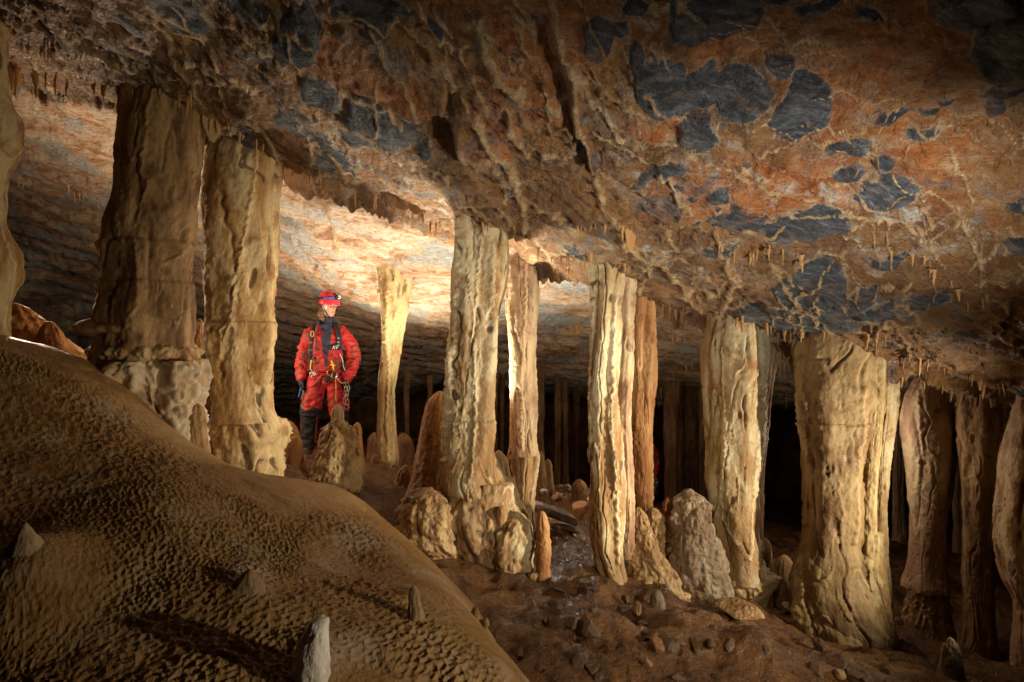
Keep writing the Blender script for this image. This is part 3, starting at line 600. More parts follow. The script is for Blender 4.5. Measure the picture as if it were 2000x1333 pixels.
dripthing('dripstone_column', 'orange column tucked behind the tall half shadowed column, a stalactite against it', 'column', 4.85,
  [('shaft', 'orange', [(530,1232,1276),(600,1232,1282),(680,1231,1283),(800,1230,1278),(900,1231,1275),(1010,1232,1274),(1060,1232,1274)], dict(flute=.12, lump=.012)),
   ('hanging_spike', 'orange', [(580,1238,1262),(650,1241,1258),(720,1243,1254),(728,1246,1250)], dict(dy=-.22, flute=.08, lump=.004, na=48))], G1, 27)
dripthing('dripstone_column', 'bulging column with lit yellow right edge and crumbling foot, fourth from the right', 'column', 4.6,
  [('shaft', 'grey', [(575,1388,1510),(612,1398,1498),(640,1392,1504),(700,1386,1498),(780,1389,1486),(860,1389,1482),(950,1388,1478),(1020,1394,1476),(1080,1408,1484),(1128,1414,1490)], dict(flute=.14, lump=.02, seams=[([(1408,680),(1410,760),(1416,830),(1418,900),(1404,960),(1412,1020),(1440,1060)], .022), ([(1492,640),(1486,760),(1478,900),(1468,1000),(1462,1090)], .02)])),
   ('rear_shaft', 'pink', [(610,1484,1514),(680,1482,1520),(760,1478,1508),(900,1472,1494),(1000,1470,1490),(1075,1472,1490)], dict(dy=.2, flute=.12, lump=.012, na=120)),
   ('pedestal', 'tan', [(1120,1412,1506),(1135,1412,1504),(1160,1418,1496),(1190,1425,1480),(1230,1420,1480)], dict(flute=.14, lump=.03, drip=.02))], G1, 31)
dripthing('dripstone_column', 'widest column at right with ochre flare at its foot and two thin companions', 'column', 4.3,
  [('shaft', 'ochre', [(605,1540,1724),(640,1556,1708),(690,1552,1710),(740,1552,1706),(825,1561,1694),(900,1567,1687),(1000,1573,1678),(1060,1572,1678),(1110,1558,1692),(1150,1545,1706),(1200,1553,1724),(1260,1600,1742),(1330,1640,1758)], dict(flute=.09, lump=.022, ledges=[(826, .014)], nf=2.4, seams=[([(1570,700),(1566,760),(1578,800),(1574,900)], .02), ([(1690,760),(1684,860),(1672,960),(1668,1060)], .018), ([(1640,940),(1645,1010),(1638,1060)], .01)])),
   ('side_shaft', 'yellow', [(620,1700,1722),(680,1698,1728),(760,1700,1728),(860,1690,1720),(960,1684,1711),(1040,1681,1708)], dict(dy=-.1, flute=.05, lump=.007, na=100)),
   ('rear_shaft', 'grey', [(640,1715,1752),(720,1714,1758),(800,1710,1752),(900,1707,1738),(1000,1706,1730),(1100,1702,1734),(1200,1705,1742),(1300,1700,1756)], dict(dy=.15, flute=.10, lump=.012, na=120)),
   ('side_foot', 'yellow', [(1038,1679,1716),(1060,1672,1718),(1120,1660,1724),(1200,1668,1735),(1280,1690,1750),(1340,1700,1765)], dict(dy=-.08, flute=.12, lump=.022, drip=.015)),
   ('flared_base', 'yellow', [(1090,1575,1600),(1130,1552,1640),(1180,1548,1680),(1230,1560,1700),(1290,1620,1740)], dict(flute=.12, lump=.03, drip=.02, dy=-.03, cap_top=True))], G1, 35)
dripthing('dripstone_column', 'tan column with lit left side and prickly lower part, third from the right', 'column', 4.8,
  [('shaft', 'pink', [(725,1800,1836),(775,1772,1852),(820,1766,1868),(900,1773,1862),(1000,1779,1846),(1100,1778,1838),(1150,1778,1840)], dict(flute=.08, lump=.014, seams=[([(1795,765),(1798,820),(1802,870),(1795,920),(1793,960)], .018), ([(1793,960),(1825,990)], .01)])),
   ('prickly_foot', 'tan', [(1120,1779,1838),(1160,1776,1843),(1200,1774,1848),(1250,1766,1860),(1290,1760,1865)], dict(flute=.06, lump=.01, drip=.02, fine=.02))], G1, 39)
dripthing('dripstone_column', 'column in deep shadow with one lit strip down its left side, second from the right', 'column', 4.5,
  [('shaft', 'brown', [(740,1884,1975),(800,1874,1978),(850,1872,1975),(950,1880,1960),(1080,1885,1940),(1200,1880,1936),(1320,1868,1940)], dict(flute=.12, lump=.018))], G1, 42)
dripthing('dripstone_column', 'pale column with a ragged lower end cut by the right edge of the photo', 'column', 4.0,
  [('shaft', 'pink', [(730,2000,2080),(900,1968,2080),(1000,1957,2075),(1060,1960,2070),(1140,1968,2070),(1180,1988,2075),(1400,1990,2080)], dict(flute=.10, lump=.02))], G1, 45)
# slender far columns in the dark hall
random.seed(4)
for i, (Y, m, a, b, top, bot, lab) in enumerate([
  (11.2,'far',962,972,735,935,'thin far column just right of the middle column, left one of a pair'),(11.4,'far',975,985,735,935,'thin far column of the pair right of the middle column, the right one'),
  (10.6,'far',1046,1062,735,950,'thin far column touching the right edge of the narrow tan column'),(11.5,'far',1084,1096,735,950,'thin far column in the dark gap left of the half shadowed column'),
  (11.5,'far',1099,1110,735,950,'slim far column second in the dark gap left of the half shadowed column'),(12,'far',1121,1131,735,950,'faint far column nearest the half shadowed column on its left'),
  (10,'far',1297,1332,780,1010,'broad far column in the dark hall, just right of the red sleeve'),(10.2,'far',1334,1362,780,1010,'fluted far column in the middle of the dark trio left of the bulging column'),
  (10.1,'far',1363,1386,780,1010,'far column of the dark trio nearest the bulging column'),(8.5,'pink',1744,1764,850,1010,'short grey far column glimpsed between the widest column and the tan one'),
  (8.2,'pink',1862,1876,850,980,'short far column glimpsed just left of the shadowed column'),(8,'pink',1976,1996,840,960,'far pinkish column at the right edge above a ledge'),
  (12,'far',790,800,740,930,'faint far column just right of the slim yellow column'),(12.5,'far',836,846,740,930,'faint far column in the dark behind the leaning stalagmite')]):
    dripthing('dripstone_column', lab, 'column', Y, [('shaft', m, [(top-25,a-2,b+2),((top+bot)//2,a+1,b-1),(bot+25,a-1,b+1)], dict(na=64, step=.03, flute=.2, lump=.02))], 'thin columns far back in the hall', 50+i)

# ---------------------------------------------------------------- stalagmites
G2 = 'stalagmites on the cave floor'
def smite(label, Y, m, rows, seed, name='stalagmite', cat='stalagmite', group=G2, **kw):
    if 'slope' in label and 'flowstone' not in name:   # those on the slope: depth from the slope itself
        rs = sorted(rows); b_ = rs[-2]; q = ground_hit((b_[1]+b_[2])/2, b_[0]); Y = q[1] if q else Y
    k = dict(cap_top=True, lump=.015, flute=.05, na=120); k.update(kw)
    return dripthing(name, label, cat, Y, [('body', m, rows, k)], group, seed)
smite('dark knobbly stalagmite with a pale nipple on top, in front of the caver\'s legs', 4.7, 'tan', [(818,644,672),(835,634,690),(870,622,700),(910,616,704),(940,612,706),(985,612,706)], 61, lump=.03, drip=.03)
smite('smooth pale finger standing on the knobbly stalagmite before the caver', 4.72, 'white', [(789,652,668),(800,648,670),(830,645,672)], 62, lump=.004, name='stalagmite')
smite('thin orange stalagmite right behind the knobbly one at the caver\'s feet', 5.2, 'orange', [(825,690,706),(850,691,707),(900,688,712),(930,680,716)], 63, lump=.008)
smite('tall leaning rust brown stalagmite between slim yellow column and middle column', 4.9, 'rust', [(764,850,870),(790,834,874),(830,822,874),(870,815,868),(920,806,862),(950,800,862),(990,790,870)], 64, lump=.012, ratio=1.)
smite('orange waxy stalagmite between the dark brown column and the cream column', 5.0, 'orange', [(622,382,400),(660,378,402),(700,376,410),(760,372,412),(800,376,412),(860,380,412)], 65, lump=.02, drip=.015)
smite('small orange knob right behind the foot of the cream column', 4.9, 'orange', [(822,555,572),(850,548,582),(885,545,586),(905,545,586)], 66, lump=.02)
smite('low orange knob touching the caver\'s left boot from the side', 4.8, 'orange', [(850,570,586),(880,562,592),(905,560,594)], 67, lump=.02)
smite('ringed honey coloured stalagmite standing free right of the middle column\'s foot', 4.15, 'orange', [(998,1050,1066),(1015,1048,1068),(1040,1049,1073),(1060,1050,1072),(1080,1047,1074),(1102,1048,1072),(1125,1048,1072)], 68, lump=.006, ledges=[(1058, .012), (1030, .006)])
for lab, Y, m, rows, sd, kw in [
 ('brown bumpy stalagmite right of the half shadowed column, joined to a wide skirt', 4.35, 'tan', [(990,1236,1256),(1005,1234,1264),(1040,1234,1272),(1090,1234,1296),(1120,1228,1320),(1160,1215,1350),(1200,1200,1365)], 69, dict(lump=.03, drip=.03)),
 ('brown bumpy stalagmite with rounded head beside the orange curled one', 4.45, 'tan', [(990,1264,1284),(1002,1262,1292),(1040,1262,1294),(1080,1258,1298),(1130,1250,1310)], 70, dict(lump=.02, drip=.025)),
 ('small curled orange stalagmite behind the big grey cone', 4.8, 'orange', [(970,1298,1314),(985,1293,1320),(1010,1296,1318),(1060,1292,1322)], 71, dict(lump=.015)),
 ('big grey white stalagmite cone left of the bulging column', 4.4, 'greycone', [(955,1338,1356),(975,1326,1370),(1010,1316,1386),(1050,1308,1398),(1090,1306,1406),(1130,1310,1414),(1175,1320,1420),(1215,1320,1420)], 72, dict(lump=.03, drip=.025)),
 ('thin grey stalagmite leaning on the right of the grey cone', 4.6, 'greycone', [(978,1370,1382),(1000,1366,1388),(1060,1364,1394),(1110,1366,1400)], 73, dict(lump=.012)),
 ('small dark stalagmite casting a shadow below the grey cone', 3.75, 'stone', [(1152,1276,1290),(1170,1271,1297),(1195,1276,1298),(1222,1272,1304)], 74, dict(lump=.008)),
 ('rounded brown stalagmite peeking out right of the bulging column', 5.0, 'brown', [(1050,1490,1500),(1075,1485,1505),(1120,1486,1506)], 75, dict(lump=.01)),
 ('small brown stump in the gap between bulging column and widest column', 5.0, 'brown', [(1084,1524,1540),(1100,1518,1546),(1130,1512,1552)], 76, dict(lump=.012)),
 ('tall grey and brown stalagmite at the lower right edge, lit along one side', 3.5, 'greycone', [(1244,1850,1862),(1262,1842,1870),(1300,1836,1874),(1350,1830,1878),(1400,1826,1880)], 77, dict(lump=.012)),
 ('small round wet stalagmite between the widest column and the prickly foot', 4.7, 'brown', [(1204,1748,1758),(1220,1743,1764),(1250,1740,1768)], 78, dict(lump=.008)),
 ('pair partner stalagmite, pale tan and upright behind the rock slab', 6.4, 'brown', [(896,1063,1078),(920,1061,1080),(960,1058,1086),(990,1056,1090)], 79, dict(lump=.012)),
 ('lower tan stalagmite touching the narrow tan column\'s right side', 6.2, 'brown', [(880,1048,1060),(920,1045,1066),(990,1040,1070)], 80, dict(lump=.012)),
 ('dark squat stalagmite with flat top far behind the rock slab', 6.8, 'brown', [(936,1120,1142),(946,1116,1146),(985,1120,1144),(1000,1118,1146)], 81, dict(lump=.008)),
 ('stubby grey stalagmite squeezed between the middle column and narrow tan column', 4.65, 'grey', [(880,966,982),(900,962,990),(935,960,1000),(955,958,1002)], 82, dict(lump=.015)),
 ('small knobbly rust stalagmite cluster at the foot of the leaning stalagmite', 5.1, 'rust', [(908,786,800),(925,778,806),(950,775,808)], 83, dict(lump=.02)),
 ('dim squat stalagmite in the dark, left of the slim yellow column', 7.2, 'far', [(845,724,738),(860,718,742),(895,716,742)], 84, dict(lump=.015)),
 ('dim lumpy stalagmite in the dark, right of the slim yellow column', 7.3, 'far', [(845,776,796),(865,772,808),(900,770,812)], 85, dict(lump=.02)),
 ('tiny pale stalagmite in wet glare at the slim yellow column\'s foot', 5.9, 'brown', [(886,728,738),(900,725,741),(925,724,742)], 86, dict(lump=.01)),
 ('small upright stalagmite with long shadow on the scalloped slope', 2.55, 'stub', [(1143,801,813),(1160,799,818),(1185,798,823),(1208,796,828),(1230,794,832)], 87, dict(lump=.004)),
 ]: smite(lab, Y, m, rows, sd, **kw)
smite('flat topped dead stalagmite stump on the slope, bright broken side, at the lower edge', 1.95, 'pale', [(1210,612,640),(1222,602,640),(1240,590,639),(1280,580,640),(1318,576,640),(1360,570,645)], 88, name='stalagmite_stump', cat='stump', group='broken stumps on the scalloped slope', lump=.010, flute=.06, cap_top=False, ratio=1.1, flare=0)
smite('pale worn stump at the left edge of the scalloped slope', 2.1, 'stub', [(1020,42,57),(1030,36,63),(1044,30,70),(1062,22,78),(1084,12,90)], 89, name='stalagmite_stump', cat='stump', group='broken stumps on the scalloped slope', lump=.012, flute=.012, flare=0)
smite('small worn stump in the middle of the scalloped slope', 2.3, 'stub', [(1112,480,494),(1124,468,504),(1140,455,512),(1175,440,525)], 90, name='stalagmite_stump', cat='stump', group='broken stumps on the scalloped slope', lump=.012, flute=.012, flare=0)
# flowstone masses
G3 = 'flowstone masses on the floor'
for lab, Y, m, rows, sd, kw in [
 ('glistening brown flowstone lump left below the middle column, hollow on one side', 4.25, 'tan', [(952,805,860),(975,785,872),(1010,772,880),(1050,790,885),(1085,840,888),(1120,845,890)], 91, dict(lump=.05, drip=.03)),
 ('rounded grey flowstone boulder under the narrow tan column', 4.25, 'grey', [(1000,990,1030),(1030,965,1036),(1070,955,1036),(1095,965,1030),(1125,965,1030)], 92, dict(lump=.03, drip=.02)),
 ('shiny orange brown flowstone ridge with two humps behind the left edge of the slope', 4.7, 'orange', [(592,8,50),(615,0,62),(640,-20,80),(680,-30,130),(720,-40,190),(780,-40,200)], 93, dict(lump=.03, drip=.02)),
 ('second wet hump of the flowstone left of the dark brown column', 4.6, 'orange', [(628,86,108),(650,80,116),(680,70,140),(715,60,185),(770,50,195)], 94, dict(lump=.02)),
 ]: smite(lab, Y, m, rows, sd, name='flowstone_mass', cat='flowstone', group=G3, **kw)

# ---------------------------------------------------------------- stones
def rock_mesh(name, seed, sx, sy, sz, cuts=10, n=44, rough=.02):
    r = np.random.default_rng(seed)
    th = np.linspace(0, 2*math.pi, n, endpoint=False); ph = np.linspace(.02, math.pi-.02, n//2)
    TH, PH = np.meshgrid(th, ph); V = np.stack([np.sin(PH)*np.cos(TH), np.sin(PH)*np.sin(TH), np.cos(PH)], -1)
    k = np.full(TH.shape, 1.15)
    for i in range(cuts):
        nv = r.normal(size=3); nv /= np.linalg.norm(nv); dd = r.uniform(.5, .9); dt = V@nv
        k = np.minimum(k, np.where(dt > .05, dd/np.maximum(dt, .05), 9))
    V = V*k[..., None]; V = V*(1+rough*fbm(V[..., 0]*3+seed, V[..., 1]*3, V[..., 2]*3, 3)[..., None]*2)
    V = V*np.array([sx, sy, sz])
    nr = V.shape[0]
    return np_mesh(name, V.reshape(-1, 3), grid_faces(nr, n, wrap=True, flip=True), dict(groove=np.zeros(nr*n), ridge=np.zeros(nr*n)))
def stone(label, px, py, wpx, hpx, m='stone', seed=1, rot=0., tilt=0., group='loose stones on the cave floor', cat='stone', name='stone', Y=None, sink=.25, long=1.):
    q = ground_hit(px, py) if Y is None else P(px, py, Y)
    if q is None: return
    s = q[1]/F; o = link(name, rock_mesh(name, seed, wpx*s*.5, wpx*s*.5*long, hpx*s*.5), mat=M[m])
    o.location = (q[0], q[1], q[2]+hpx*s*(.5-sink)); o.rotation_euler = (0, tilt, rot); tag(o, label, cat, group)
stone('long flat grey slab leaning behind the honey coloured stalagmite', 1085, 1010, 105, 30, 'stone', 3, .2, R(20), name='rock_slab', cat='rock', group='rocks behind the columns', Y=5.2, long=.5)
stone('second dark slab lying under the long flat slab', 1100, 1040, 70, 18, 'stone', 5, .1, R(12), name='rock_slab', cat='rock', group='rocks behind the columns', Y=5.2, long=.5)
stone('orange squarish block right of the long flat slab', 1132, 1008, 36, 40, 'orange', 4, .4, 0, name='rock_block', cat='rock', group='rocks behind the columns', Y=5.5)
stone('small bright orange chunk on the slab behind the columns', 1090, 975, 24, 20, 'orange', 6, .4, 0, name='rock_block', cat='rock', group='rocks behind the columns', Y=5.3)
stone('tiny bright chunk at the left end of the slab', 1062, 965, 16, 12, 'pale', 8, .4, 0, name='rock_block', cat='rock', group='rocks behind the columns', Y=5.3)
stone('broken tan rock lying like a short log under the bulging column', 1440, 1208, 86, 36, 'tan', 7, .2, R(6), name='rock_log', cat='rock')
stone('reddish pink small stone between bulging column and widest column', 1535, 1198, 16, 26, 'pink', 9)
stone('pale pointed stone on the floor right of the slope, nearest the upright stalagmite', 945, 1228, 22, 26, 'stub', 10)
stone('tan pointed stone left of the pale pointed stone', 926, 1205, 20, 30, 'brown', 11)
stone('pale crusty stone on the dark floor below the honey coloured stalagmite', 1042, 1135, 26, 18, 'tan', 12)
stone('pale angular stone at the bottom edge right of the dead stump', 1265, 1305, 20, 26, 'stub', 13)
stone('rusty white stone with long shadow low on the right floor', 1285, 1272, 28, 38, 'rust', 14)
stone('crusty gold lump below the small dark stalagmite', 1245, 1200, 18, 28, 'tan', 15)
stone('flat beige stone low right near the bottom edge', 1638, 1322, 26, 24, 'stub', 16)
random.seed(12)
for i in range(64):                                     # rubble over the lower right floor
    px = random.uniform(930, 1760); py = random.uniform(1110, 1335)
    if px < 930+(py-1110)*.35: continue
    wv = random.uniform(6, 30)*(1 if py > 1200 else .7)
    stone('small broken wet fragment in the brown rubble of the lower right floor', px, py, wv*1.7, wv*random.choice([.5, .8, 1.3]), random.choice(['dark', 'dark', 'dark', 'stone', 'dark']), 100+i, random.uniform(0, 3), random.uniform(-.4, .4), group='rubble fragments on the lower right floor', name='rock_fragment', cat='rock fragment', long=random.uniform(.4, .9), sink=.5)

# ---------------------------------------------------------------- stalactites
def tite_mesh(seed, L, r, na=12, n=16):
    k = np.linspace(0, 1, n); s = seed*3.3
    rad = r*np.clip(1.0*(1-k)**.75+.10, .04, 2)*(1+.22*np.sin(k*17+s)*(1-k)); rad[0] = r*2.0; rad[1] = r*1.35; rad[-1] = r*.03
    th = np.linspace(0, 2*math.pi, na, endpoint=False); TH, K = np.meshgrid(th, k)
    rr = rad[:, None]*(1+.25*noise(np.cos(TH)*1.3+s, np.sin(TH)*1.3, K*4))
    V = np.stack([rr*np.cos(TH)+.25*r*np.sin(K*5+s), rr*np.sin(TH), .03-K*(L+.03)], -1).reshape(-1, 3)
    g = np.zeros(len(V)); return np_mesh('stalactite', V, grid_faces(n, na, wrap=True, flip=True), dict(groove=g, ridge=g))
TM = [tite_mesh(i, .10, [.010, .013, .016, .007, .004, .02][i]) for i in range(6)]
for m_ in TM: m_.materials.append(M['tip'])
_tc = [0]
def tites(label, group, pts, n, lo, hi, kinds=(0, 1, 2, 3), jit=6, seed=0, y1=16, wide=1., dpy=-3):
    r = random.Random(seed); pts = np.array(pts, float); d = np.r_[0, np.cumsum(np.hypot(*np.diff(pts, axis=0).T))]
    for i in range(int(round(n*.80))):
        u = r.uniform(0, d[-1]); px = np.interp(u, d, pts[:, 0])+r.uniform(-jit, jit); py = np.interp(u, d, pts[:, 1])+r.uniform(-jit, jit)+dpy
        q = ceil_hit(px, py, 1., y1)
        if q is None: continue
        L = r.uniform(lo, hi)**1.0*q[1]/F; o = bpy.data.objects.new('stalactite', TM[r.choice(kinds)]); C.objects.link(o)
        s = L/.10; wd = wide*min(max(s**.5, .7), 2.2)*r.uniform(.8, 1.25)*(.55+.1*q[1])
        o.location = (q[0], q[1], q[2]+.004); o.scale = (wd, wd, s); o.rotation_euler = (0, 0, r.uniform(0, 6)); tag(o, label, 'stalactite', group)
LG = 'small stalactites fringing the roof'
tites('small honey stalactite hanging from the roof edge left of the dark brown column', LG, [(5,140),(60,152),(130,160),(235,180)], 20, 8, 34, seed=1)
tites('long straw stalactite hanging near the left edge column', LG, [(18,135),(28,140)], 2, 60, 85, kinds=(1,), seed=2)
tites('long pointed stalactite just right of the straws at the upper left', LG, [(70,150),(71,151)], 1, 40, 50, kinds=(2,), seed=3)
tites('tiny stalactite under the roof edge between the dark brown column and cream column', LG, [(390,235),(440,250)], 6, 15, 40, seed=4)
tites('small stalactite on the roof edge above the caver', LG, [(560,335),(640,360),(720,380),(770,395)], 26, 10, 34, seed=5)
tites('small stalactite on the roof edge left of the middle column', LG, [(780,405),(875,445)], 14, 8, 28, seed=6)
tites('small stalactite in the row between narrow tan column and half shadowed column', LG, [(1050,490),(1080,500),(1150,510)], 12, 12, 34, seed=7)
tites('small stalactite on the roof edge left of the bulging column', LG, [(1275,600),(1330,608),(1395,618)], 18, 8, 34, seed=8)
tites('small stalactite on the roof edge above the gap beside the bulging column', LG, [(1500,645),(1570,660)], 14, 8, 26, seed=9)
tites('small stalactite on the roof edge right of the widest column', LG, [(1760,695),(1850,720),(1990,770)], 26, 8, 34, seed=10)
tites('tiny stalactite on the roof face above the bulging column', LG, [(1400,480),(1440,500),(1500,490),(1560,500)], 16, 10, 34, seed=11, y1=5)
tites('thin stalactite on the roof rib above the half shadowed column', LG, [(1100,455),(1160,440),(1230,450)], 12, 8, 26, seed=12, y1=5)
tites('thin stalactite hanging from the roof face at far right', LG, [(1700,480),(1800,500),(1900,600),(1960,560)], 14, 8, 26, seed=13, y1=5)
tites('tiny stalactite on the dark roof at upper left', LG, [(60,90),(200,130),(330,200),(420,230)], 16, 6, 22, seed=14, y1=5)
tites('thin far stalactite in the lit recess left of the bulging column', 'far stalactites of the back roof', [(1285,640),(1380,660),(1390,720),(1290,730),(1290,770),(1385,775)], 46, 10, 34, kinds=(3, 4, 0), seed=15, jit=18)
tites('thin far stalactite in the dark right of the bulging column', 'far stalactites of the back roof', [(1525,690),(1545,760),(1530,780)], 18, 10, 26, kinds=(3, 4), seed=16, jit=14)
tites('small stalactite on the bright back roof beside the slim yellow column', 'far stalactites of the back roof', [(560,520),(700,540),(745,560)], 14, 6, 20, kinds=(3, 0), seed=17)
tites('small stalactite on the back roof rib right of the narrow tan column', 'far stalactites of the back roof', [(1062,560),(1110,530),(1140,690),(1060,690)], 14, 8, 24, kinds=(3, 0), seed=18)
tites('small stalactite in the row across the dark back roof at left', 'far stalactites of the back roof', [(10,345),(120,370),(220,395)], 14, 8, 18, kinds=(3, 0), seed=19)
tites('small stalactite hanging over the tan column at right', 'far stalactites of the back roof', [(1762,740),(1800,750),(1880,770)], 10, 10, 26, kinds=(0, 1), seed=20)
for k_, (x0, y0, x1, y1_, w_) in enumerate([(236,172,392,205,'dark brown column'),(425,245,545,300,'cream column'),(884,432,984,455,'grey cream middle column'),(1152,505,1232,530,'half shadowed column'),(1395,622,1500,640,'bulging column'),(1560,660,1740,668,'widest column at right')]):
    tites('tiny drip hanging round the top of the '+w_, LG, [(x0,y0),((x0+x1)/2,(y0+y1_)/2),(x1,y1_)], 7, 10, 30, kinds=(0, 1, 2, 5), seed=40+k_, dpy=-8, y1=6)
# short curtains (draperies) that hang from the roof
def drapery(label, pts, hang, seed, y1=6, m='cream'):
    q = [ceil_hit(px, py, 1., y1) for px, py in pts]; q = [a for a in q if a]
    if len(q) < 2: return
    q = np.array(q); n = 60; d = np.r_[0, np.cumsum(np.linalg.norm(np.diff(q, axis=0), axis=1))]; u = np.linspace(0, d[-1], n)
    c = np.stack([np.interp(u, d, q[:, i]) for i in range(3)], -1); tn = np.gradient(c, axis=0); nv = np.stack([-tn[:, 1], tn[:, 0], 0*u], -1); nv /= np.linalg.norm(nv, axis=1)[:, None]+1e-9
    nk = 22; k = np.linspace(0, 1, nk); s = seed*5.1; ln = hang*(.35+.65*np.abs(noise(u*6, s))*1.5)*np.sin(np.linspace(.25, math.pi-.1, n))**.5
    wave = .006*np.sin(u*24+s)+.010*noise(u*9, s); th = .009
    rows = []
    for side in (1, -1):
        kk = k if side == 1 else k[::-1]
        for a in kk:
            off = wave*a+side*th*(1.4-1.2*a)
            rows.append(c+nv*off[:, None]+np.array([0, 0, 1])*(.02-a*(ln+.02))[:, None])
    V = np.array(rows); base = c[0]
    o = link('drapery', np_mesh('drapery', V.reshape(-1, 3)-base, grid_faces(2*nk, n), dict(groove=np.zeros(2*nk*n), ridge=np.zeros(2*nk*n))), mat=M[m]); o.location = base
    tag(o, label, 'drapery', 'thin calcite curtains under the roof')
drapery('row of pale curtains under the roof edge above the caver', [(625,350),(660,362),(700,372)], .13, 1, m='white')
drapery('rust brown curtain under the roof edge left of the middle column', [(745,375),(790,392),(830,410)], .12, 2, m='rust')
drapery('white curtain between the dark brown and cream columns', [(395,225),(430,245)], .18, 3, m='white')
drapery('orange translucent flap beside the top of the cream column', [(560,318),(595,328)], .10, 4, m='orange')
drapery('short curtain above the half shadowed column', [(1222,440),(1240,460)], .12, 10, m='cream')
# ================================================================ people
M_RED = plain('red_suit_cloth', (.38, .012, .012), .62, .4, bump=.004, bs=60, var=.25); _t = M_RED.node_tree; _b = _t.nodes['Principled BSDF']; _nz = _t.nodes.new('ShaderNodeTexNoise'); _nz.inputs['Scale'].default_value = 6; _nz.inputs['Detail'].default_value = 6; _rp = _t.nodes.new('ShaderNodeValToRGB'); _rp.color_ramp.elements[0].position = .5; _rp.color_ramp.elements[1].position = .68; _mx = _t.nodes.new('ShaderNodeMix'); _mx.data_type = 'RGBA'
_tc2 = _t.nodes.new('ShaderNodeTexCoord'); _t.links.new(_tc2.outputs['Object'], _nz.inputs['Vector']); _t.links.new(_nz.outputs[0], _rp.inputs[0]); _t.links.new(_rp.outputs[0], _mx.inputs[0]); _t.links.new(_b.inputs['Base Color'].links[0].from_socket, _mx.inputs[6]); _mx.inputs[7].default_value = (.13, .03, .015, 1); _t.links.new(_mx.outputs[2], _b.inputs['Base Color'])
M_BLACK = plain('black_cloth', (.012, .013, .016), .7, .3, bump=.003)
M_NAVY = plain('navy_fleece', (.03, .035, .06), .9, .2, bump=.004, bs=160); M_SKIN = plain('skin', (.40, .21, .135), .5, .4); M_HAIR = plain('brown_hair', (.20, .10, .045), .6, .4, bump=.01, bs=120, var=.5)
M_WHITE = plain('white_liner_cloth', (.62, .58, .60), .8, .3, bump=.004, bs=120, var=.4); M_HELM = plain('red_helmet_shell', (.72, .03, .06), .28, .5); M_METAL = plain('bare_metal', (.55, .56, .6), .28, .5, 1.)
M_GOLD = plain('brass_metal', (.55, .36, .12), .35, .5, 1.); M_YEL = plain('yellow_webbing', (.62, .36, .03), .7, .3); M_BLUE = plain('blue_strap', (.03, .12, .45), .6, .3); M_PURP = plain('purple_cuff', (.16, .09, .22), .7, .3)
M_LENS = plain('lamp_lens', (.8, .85, .9), .1, .6); M_RUB = plain('boot_rubber', (.07, .055, .045), .45, .5, bump=.003, var=.4); M_DRED = plain('dark_red_cord', (.28, .01, .02), .6, .3); M_TAN = plain('tan_tag', (.45, .26, .12), .7, .3)
M_DARKEYE = plain('eye_dark', (.03, .02, .015), .2, .5); M_LIP = plain('lip', (.42, .13, .11), .5, .4)
def sphere_np(n=14):
    th = np.linspace(0, 2*math.pi, n, endpoint=False); ph = np.linspace(0, math.pi, n//2+1)
    TH, PH = np.meshgrid(th, ph); V = np.stack([np.sin(PH)*np.cos(TH), np.sin(PH)*np.sin(TH), np.cos(PH)], -1).reshape(-1, 3)
    return V, grid_faces(n//2+1, n, wrap=True, flip=True)
_SV, _SF = sphere_np()
def blob(name, chains, voxel=.009, smooth=3):
    """chains of (x,y,z,rx,ry[,rz]); overlapping ellipsoids fused into one continuous skin"""
    Vs = []; Fs = []; n = 0
    for ch in chains:
        for a, b in zip(ch[:-1], ch[1:]):
            a = list(a)+([min(a[3], a[4])] if len(a) < 6 else []); b = list(b)+([min(b[3], b[4])] if len(b) < 6 else [])
            a = np.array(a, float); b = np.array(b, float); k = max(2, int(np.linalg.norm(a[:3]-b[:3])/.014)+1)
            for t in np.linspace(0, 1, k):
                c = a*(1-t)+b*t; Vs.append(_SV*c[3:6]+c[:3]); Fs.append(_SF+n); n += len(_SV)
    me = np_mesh(name, np.vstack(Vs), np.vstack(Fs)); o = bpy.data.objects.new(name, me); C.objects.link(o)
    m = o.modifiers.new('r', 'REMESH'); m.mode = 'VOXEL'; m.voxel_size = voxel; m.use_smooth_shade = True
    m2 = o.modifiers.new('s', 'SMOOTH'); m2.iterations = smooth; m2.factor = .5
    dg = bpy.context.evaluated_depsgraph_get(); dg.update(); out = bpy.data.meshes.new_from_object(o.evaluated_get(dg), depsgraph=dg)
    bpy.data.objects.remove(o); out.name = name; return out
def co(me):
    a = np.empty(len(me.vertices)*3, np.float32); me.vertices.foreach_get('co', a); return a.reshape(-1, 3)
def nrm(me):
    a = np.empty(len(me.vertices)*3, np.float32); me.vertex_normals.foreach_get('vector', a); return a.reshape(-1, 3)
def setco(me, a): me.vertices.foreach_set('co', np.ascontiguousarray(a, np.float32).ravel()); me.update()
